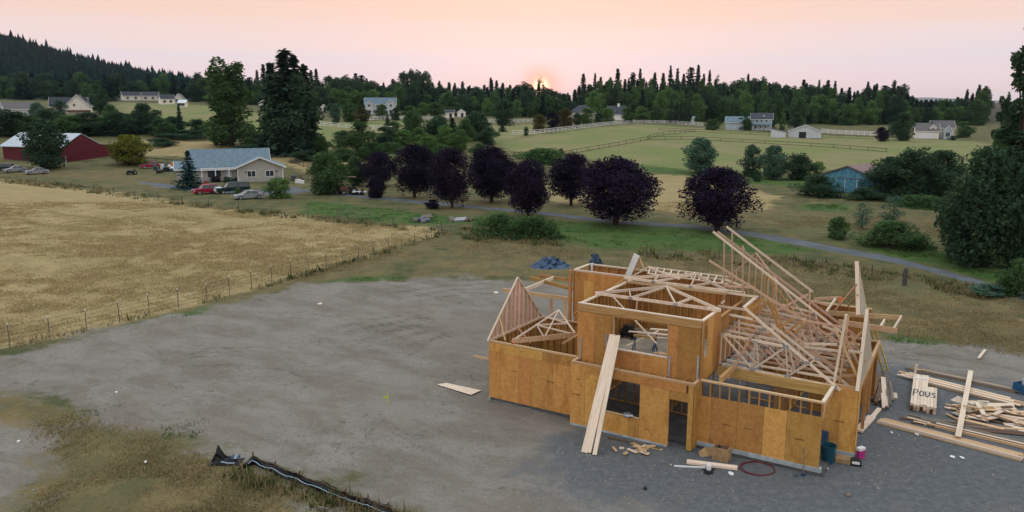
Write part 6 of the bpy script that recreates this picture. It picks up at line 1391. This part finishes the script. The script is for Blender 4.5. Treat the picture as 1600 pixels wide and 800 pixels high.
# pale blue house
p, k = farm(1170, 204); h8 = thing('pale_blue_house', 'long pale blue house with a blue-grey roof beyond the pasture', 'house', p, face(p)); w = 71 * k
gable_block(h8, (-w * .2, 5, 0), w * .6, 9, 3.6, 2.4, 'pale_blue', 'slate', .4, 'x'); gable_block(h8, (w * .26, 6, 0), w * .44, 9, 5.0, 2.6, 'pale_blue', 'dark_roof', .4, 'x'); MB().prism([(w * .05, -.8, 2.7), (w * .05, 2.0, 3.7), (w * .05, 2.0, 3.85), (w * .05, -.8, 2.85)], (w * .43, 0, 0)).build('porch_roof', M['slate'], h8)
for i in range(5): MB().box((w * .08 + i * w * .095, -.6, 1.35), (.16, .16, 2.7)).build('porch_post', M['white'], h8)
MB().box((-w * .25, .44, 1.3), (3.6, .08, 2.4)).build('garage_door', M['pale_blue'], h8); MB().box((-w * .02, .43, 1.2), (3.2, .08, 2.2)).build('barn_door', M['dark_metal'], h8)
for x in (.16, .26, .36): window(h8, (x * w, 1.48, 1.6), 1.2, 1.3, (0, -1, 0)); window(h8, (x * w, 1.48, 4.2), 1.0, 1.0, (0, -1, 0))
MB().box((w * .3, 3.2, 6.5), (.8, .8, .4)).build('roof_vent', M['white'], h8)
# white barn and small shed
p, k = farm(1257, 216); h9 = thing('white_barn', 'white barn with a dark open doorway beyond the pasture', 'barn', p, face(p)); w = 48 * k; gable_block(h9, (0, 5, 0), w, 10, 2.6, 2.2, 'offwhite', 'dark_roof', .3, 'y'); MB().box((-.8, -.05, 1.2), (2.6, .1, 2.4)).build('doorway', M['black'], h9); MB().box((2.6, -.05, 1.1), (1.0, .06, 2.0)).build('door', M['offwhite'], h9)  # doorway is a black panel on the solid wall, painted for the shade inside
p, k = farm(1216, 215); h10 = thing('white_shed', 'small white shed with a slanted roof left of the white barn', 'shed', p, face(p)); w = 22 * k; MB().prism([(-w / 2, 0, 0), (w / 2, 0, 0), (w / 2, 0, 2.2), (-w / 2, 0, 3.3)], (0, 5, 0)).build('wall', M['offwhite'], h10); MB().prism([(-w / 2 - .3, -.3, 3.45), (w / 2 + .3, -.3, 2.15), (w / 2 + .3, -.3, 2.3), (-w / 2 - .3, -.3, 3.6)], (0, 5.6, 0)).build('roof', M['dark_roof'], h10)
p, k = farm(1080, 193); h11 = thing('tiny_blue_shed', 'tiny pale blue shed at the end of the white fence', 'shed', p, face(p)); gable_block(h11, (0, 2.5, 0), 9 * k, 5, 2.8, .8, 'pale_blue', 'slate', .2, 'x'); MB().box((0, -.03, 1.0), (.9, .05, 2)).build('door', M['white'], h11)
# white farmhouse on the right
p, k = farm(1461, 217); h12 = thing('white_farmhouse', 'white farmhouse with a brown-grey roof, dormer and arched gable window', 'house', p, face(p) + .12); w = 55 * k
gable_block(h12, (-w * .2, 5, 0), w * .6, 9, 2.9, 2.9, 'cream', 'brown_roof', .35, 'x'); gable_block(h12, (w * .2, 7, 0), w * .58, 9, 4.2, 2.6, 'cream', 'brown_roof', .35, 'x'); gable_block(h12, (w * .31, 4.2, 0), w * .2, 8.6, 3.3, 1.8, 'pale_blue', 'brown_roof', .3, 'y'); gable_block(h12, (-w * .06, 3.2, 3.0), 2.4, 3.6, 1.2, 1.1, 'cream', 'brown_roof', .25, 'y')
MB().box((-w * .22, .44, 1.15), (5.6, .08, 2.2)).build('garage_door', M['white'], h12); window(h12, (w * .31, -.12, 1.6), 1.6, 1.5, (0, -1, 0)); MB().lathe([(.7, -.03), (.7, .03)], (w * .31, -.14, 2.7), n=12).build('fanlight', M['glass'], h12).rotation_euler = (0, 0, 0); window(h12, (-w * .06, 1.38, 3.8), .8, .8, (0, -1, 0)); MB().box((w * .09, .6, 1.05), (1.1, .1, 2.1)).build('door', M['dark_wood'], h12); MB().box((-w * .09, 5, 6.1), (.8, .8, 1.4)).build('chimney', M['brown_roof'], h12)

# ------------------------------------------------------------------ vehicles and farm clutter
def car(name, label, p, rz, L_, W_, paint, shape, group=None):
    """shape: list of (x, z_top) of the side outline, glass span"""
    t = thing(name, label, 'pickup truck' if 'pickup' in name else 'car', p, rz, group)
    prof, gl, roofz, belt = shape
    mb = MB(); pts = [(x * L_, z) for x, z in prof]; n = len(pts)
    lay = []
    for f, s in ((1.0, 1.0), (.94, 1.0)):
        pass
    vs = []; 
    for y, ins in ((-W_ / 2, .03), (-W_ / 2 + .08, 0), (W_ / 2 - .08, 0), (W_ / 2, .03)):
        for x, z in pts: vs.append((x * (1 - ins * .6), y, max(.28, z - ins)))
    fs = []
    for k in range(3):
        for i in range(n): fs.append((k * n + i, k * n + (i + 1) % n, (k + 1) * n + (i + 1) % n, (k + 1) * n + i))
    fs += [tuple(range(n))[::-1], tuple(range(3 * n, 4 * n))]
    mb.add(vs, fs).build('body', M[paint], t)
    (g0, g1, r0, r1) = [q * L_ for q in gl]; wi = W_ / 2 - .06; wr = W_ / 2 - .2
    V = [(g0, -wi, belt), (g1, -wi, belt), (g1, wi, belt), (g0, wi, belt), (r0, -wr, roofz - .05), (r1, -wr, roofz - .05), (r1, wr, roofz - .05), (r0, wr, roofz - .05)]
    MB().add(V, [(0, 3, 2, 1), (4, 5, 6, 7), (0, 1, 5, 4), (1, 2, 6, 5), (2, 3, 7, 6), (3, 0, 4, 7)]).build('window', M['glass'], t)
    MB().prism([(r0 - .05, -wr - .03, roofz - .05), (r1 + .05, -wr - .03, roofz - .05), (r1 + .05, wr + .03, roofz - .05), (r0 - .05, wr + .03, roofz - .05)], (0, 0, .06)).build('roof', M[paint], t)
    mb = MB()
    for s in (-1, 1):
        for a, b in ((g0, r0), ((g0 + g1) / 2, (r0 + r1) / 2), (g1, r1)): mb.bar((a, s * (wi + .01), belt), (b, s * (wr + .01), roofz - .03), .05, .08)
    mb.build('pillar', M[paint], t)
    for x in (-.31 * L_, .31 * L_):
        for s in (-1, 1):
            w_ = MB().tube([(x, s * (W_ / 2 - .16), .33), (x, s * (W_ / 2 + .02), .33)], .33, 14).build('wheel', M['tyre'], t); MB().tube([(x, s * (W_ / 2), .33), (x, s * (W_ / 2 + .035), .33)], .2, 10).build('rim', M['rim'], w_)
    zf = prof[1][1] * .8
    for s in (-1, 1): MB().box((prof[0][0] * L_ * 1.0 - .01 if False else -L_ / 2 - .01, s * W_ * .34, .68), (.06, .34, .16)).build('headlight', M['lamp'], t); MB().box((L_ / 2 + .01, s * W_ * .38, .78), (.05, .2, .22)).build('tail_light', M['red'], t)
    MB().box((-L_ / 2 - .03, 0, .42), (.1, W_ * .9, .16)).build('bumper', M['rim' if 'pickup' in name else paint], t); MB().box((-L_ / 2 - .015, 0, .7), (.05, W_ * .4, .16)).build('grille', M['black'], t)
    return t
SUV = ([(-.5, .35), (-.5, .82), (-.46, .9), (-.22, .98), (.46, .98), (.5, .9), (.5, .35)], (-.22, .47, -.10, .44), 1.55, .96)
SED = ([(-.5, .35), (-.5, .66), (-.44, .76), (-.2, .88), (.3, .90), (.48, .86), (.5, .72), (.5, .35)], (-.22, .36, -.05, .2), 1.36, .86)
PIC = ([(-.5, .45), (-.5, .95), (-.46, 1.04), (-.22, 1.1), (.5, 1.1), (.5, .45)], (-.22, .49, -.12, .46), 1.82, 1.08)
p = gp(321, 303); car('red_car', 'small red car parked left of the dark pickup', p, face(p) + R(20) + 0, 3.9, 1.65, 'carred', SUV)
p = gp(363, 302); t_ = car('pickup_truck', 'dark green pickup with a canopy and white front beside the red car', p, face(p) + R(14), 5.4, 1.95, 'cargreen', PIC); MB().box((-2.72, 0, .72), (.1, 1.5, .4)).build('front_panel', M['white'], t_); MB().box((-2.2, 0, 1.09), (.9, 1.7, .06)).build('bonnet', M['offwhite'], t_)
p = gp(388, 311); car('silver_car', 'silver sedan parked low behind the tall weeds', p, face(p) + R(16), 4.5, 1.72, 'carsilver', SED)
p = gp(4, 267); car('dark_car', 'dark car cut off by the left edge in front of the red barn', p, face(p) + R(-10), 4.4, 1.7, 'cargreen', SUV); p = gp(24, 269); car('grey_car', 'grey car beside the dark one at the red barn', p, face(p) + R(15), 4.2, 1.65, 'carsilver', SED); p = gp(58, 272); car('pale_car', 'pale car parked under the tree in front of the red barn', p, face(p) + R(10), 4.3, 1.65, 'carsilver', SED)
p = gp(283, 266); car('white_car', 'white car parked behind the blue-green spruce', p, face(p) + R(12), 4.4, 1.7, 'white', SED); p = gp(236, 263); car('old_red_car', 'faded red car among the junk left of the spruce', p, face(p) + R(5), 4.4, 1.7, 'carred', SED)
def mower(px, py, lab, paint='black', sc=1.):
    p = gp(px, py); t = thing('garden_tractor', lab, 'tractor', p, face(p) + .3); t.scale = (sc,) * 3
    MB().prism([(-.9, -.35, .4), (-.1, -.35, .4), (-.1, -.35, .85), (-.75, -.35, .95), (-.9, -.35, .8)], (0, .7, 0)).build('hood', M[paint], t); MB().box((.35, 0, .5), (.9, .7, .2)).build('deck', M[paint], t)
    MB().box((.4, 0, .75), (.45, .5, .14)).build('seat', M['black'], t); MB().box((.64, 0, 1.0), (.1, .5, .5)).build('seat_back', M['black'], t); MB().tube([(-.1, 0, .8), (.05, 0, 1.15)], .03).build('steering_column', M['dark_metal'], t); MB().lathe([(.2, 1.14), (.2, 1.17)], (.06, 0, 0), n=12).build('steering_wheel', M['black'], t)
    for x, r in ((-.65, .28), (.5, .42)):
        for s in (-1, 1): w_ = MB().tube([(x, s * .4, r), (x, s * .6, r)], r, 14).build('wheel', M['tyre'], t); MB().tube([(x, s * .6, r), (x, s * .62, r)], r * .5, 10).build('rim', M['rim'], w_)
    return t
mower(206, 273, 'dark garden tractor standing alone on the yard left of the spruce'); t = mower(544, 304, 'brown tractor parked right of the orchard trees', 'dark_wood', 1.5); MB().box((.4, 0, 1.9), (1.0, .9, .06)).build('canopy', M['dark_wood'], t)
t = thing('flat_trailer', 'small trailer with rolled gear beside the brown tractor', 'trailer', gp(562, 305), .1); MB().box((0, 0, .55), (2.2, 1.2, .1)).build('bed', M['offwhite'], t); [MB().tube([(x_, s_ * .66, .33), (x_, s_ * .8, .33)], .33, 12).build('wheel', M['tyre'], t) for x_ in (-.4, .4) for s_ in (-1, 1)]; MB().tube([(-1.1, 0, .5), (-2.0, 0, .45)], .05).build('drawbar', M['dark_metal'], t); MB().tube([(.5, -.4, .85), (.5, .4, .85)], .28, 10).build('roll', M['dark_wood'], t)
# junk by the spruce: each object its own
rj = random.Random(4)
for i, (px, py, s, mt, lab) in enumerate([(243, 266, 1.1, 'teal', 'dark blue covered barrel in the yard junk'), (248, 271, .9, 'black', 'black plastic tub at the front of the yard junk'), (254, 264, 1.0, 'offwhite', 'pale crate in the middle of the yard junk'), (260, 268, 1.2, 'black', 'black covered heap in the yard junk'), (265, 264, .9, 'white', 'white cooler on the yard junk'), (252, 270, .8, 'dark_metal', 'grey metal box in the yard junk'), (270, 261, .9, 'orange', 'orange-red container beside the spruce'), (257, 260, .8, 'tarp', 'blue tarpaulin bundle in the yard junk'), (244, 259, .9, 'tarp', 'second blue bundle at the back of the yard junk'), (268, 268, .8, 'teal', 'teal tub by the foot of the spruce'), (213, 249, .8, 'offwhite', 'pale tank below the yellow-green tree'), (466, 286, .9, 'white', 'white plastic chair right of the pale house'), (459, 283, 1.1, 'tarp', 'pale blue heap right of the pale house'), (472, 287, .8, 'white', 'white box right of the pale house'), (389, 284, 1.3, 'orange', 'orange wooden bin in front of the gable wall'), (322, 287, .6, 'red', 'small red barrel behind the red car'), (345, 268, .01, 'red', '')]):
    if s < .1: continue
    p = gp(px, py); t = thing('barrel' if i % 2 == 0 else 'crate', lab, 'junk', p, rj.uniform(0, 3)); 
    if i % 2 == 0: MB().lathe([(.36 * s, 0), (.42 * s, .3 * s), (.40 * s, .8 * s), (.30 * s, 1.0 * s), (.1 * s, 1.05 * s)], n=10).build('body', M[mt], t); MB().lathe([(.43 * s, .76 * s), (.43 * s, .82 * s)], n=10).build('band', M['dark_metal'], t)
    else: MB().box((0, 0, .35 * s), (1.0 * s, .7 * s, .7 * s)).build('body', M[mt], t); MB().box((0, 0, .74 * s), (1.06 * s, .76 * s, .08 * s)).build('lid', M[mt], t)
# brush pile and rubbish on the verge
t = thing('brush_pile', 'brown heap of cut branches right of the pale house', 'brush pile', gp(468, 283))
mb = MB()
for i in range(60): a = rj.uniform(0, 6.28); r = rj.uniform(.2, 2.2); z = max(.1, 1.3 - r * .5) * rj.random(); mb.bar((r * math.cos(a), r * math.sin(a), z), (r * math.cos(a) + rj.uniform(-1, 1), r * math.sin(a) + rj.uniform(-1, 1), z + rj.uniform(0, .7)), .06, .06)
mb.build('branches', M['brush'], t)
def rubbish(px, py, lab, mats, n):
    for i in range(n):
        p = gp(px + rj.gauss(0, 7), py + rj.gauss(0, 1.6)); l = rj.uniform(.35, .9)
        mb = MB(); mb.prism([(-l, -.4, .05), (l, -.5, .12), (l * .8, .5, .4 * rj.random()), (-l * .7, .45, .3 * rj.random())], (0, 0, rj.uniform(.05, .3))); o = mb.build('dumped_board', M[rj.choice(mats)]); o.location = p; o.rotation_euler = (0, 0, rj.uniform(-.5, .5)); tag(o, lab, 'rubbish', lab)
rubbish(656, 346, 'crumpled pale sheeting dumped on the grass by the hay field corner', ['grey_wood', 'tarp', 'rim'], 6); rubbish(727, 344, 'pale and blue boards dumped on the grass left of the bramble hedge', ['rim', 'grey_wood', 'tarp', 'brush'], 8)
t = thing('field_gate', 'grey metal tube gate standing in the weeds at the hay field corner', 'gate', gp(552, 341)); 
for z in (.2, .55, .9, 1.2): MB().tube([(-2.1, 0, z), (2.1, 0, z)], .03).build('bar', M['grey_wood'], t)
for x in (-2.1, 2.1): MB().tube([(x, 0, 0), (x, 0, 1.35)], .05).build('post', M['grey_wood'], t)
t = thing('utility_post', 'white pole beside the tree in front of the red barn', 'pole', gp(104, 261)); MB().lathe([(.1, 0), (.09, 2.4), (.05, 2.45)], n=8).build('shaft', M['white'], t); MB().box((0, -.1, 1.9), (.3, .15, .4)).build('meter', M['rim'], t)

# ------------------------------------------------------------------ haze
hm = bpy.data.materials.new('evening_haze'); hm.use_nodes = True; ht = hm.node_tree; ht.nodes.clear()
pvn = ht.nodes.new('ShaderNodeVolumePrincipled'); pvn.inputs['Density'].default_value = 3.2e-5; pvn.inputs['Color'].default_value = (.55, .80, 1, 1); pvn.inputs['Anisotropy'].default_value = .2
hov = ht.nodes.new('ShaderNodeOutputMaterial'); ht.links.new(pvn.outputs[0], hov.inputs['Volume'])
hz_ = MB().box((0, 0, 0), (1, 1, 1)).build('haze', hm); hz_.scale = (44000, 44000, 232); hz_.location = (0, 0, 232 / 2 - 12); hz_['kind'] = 'stuff'
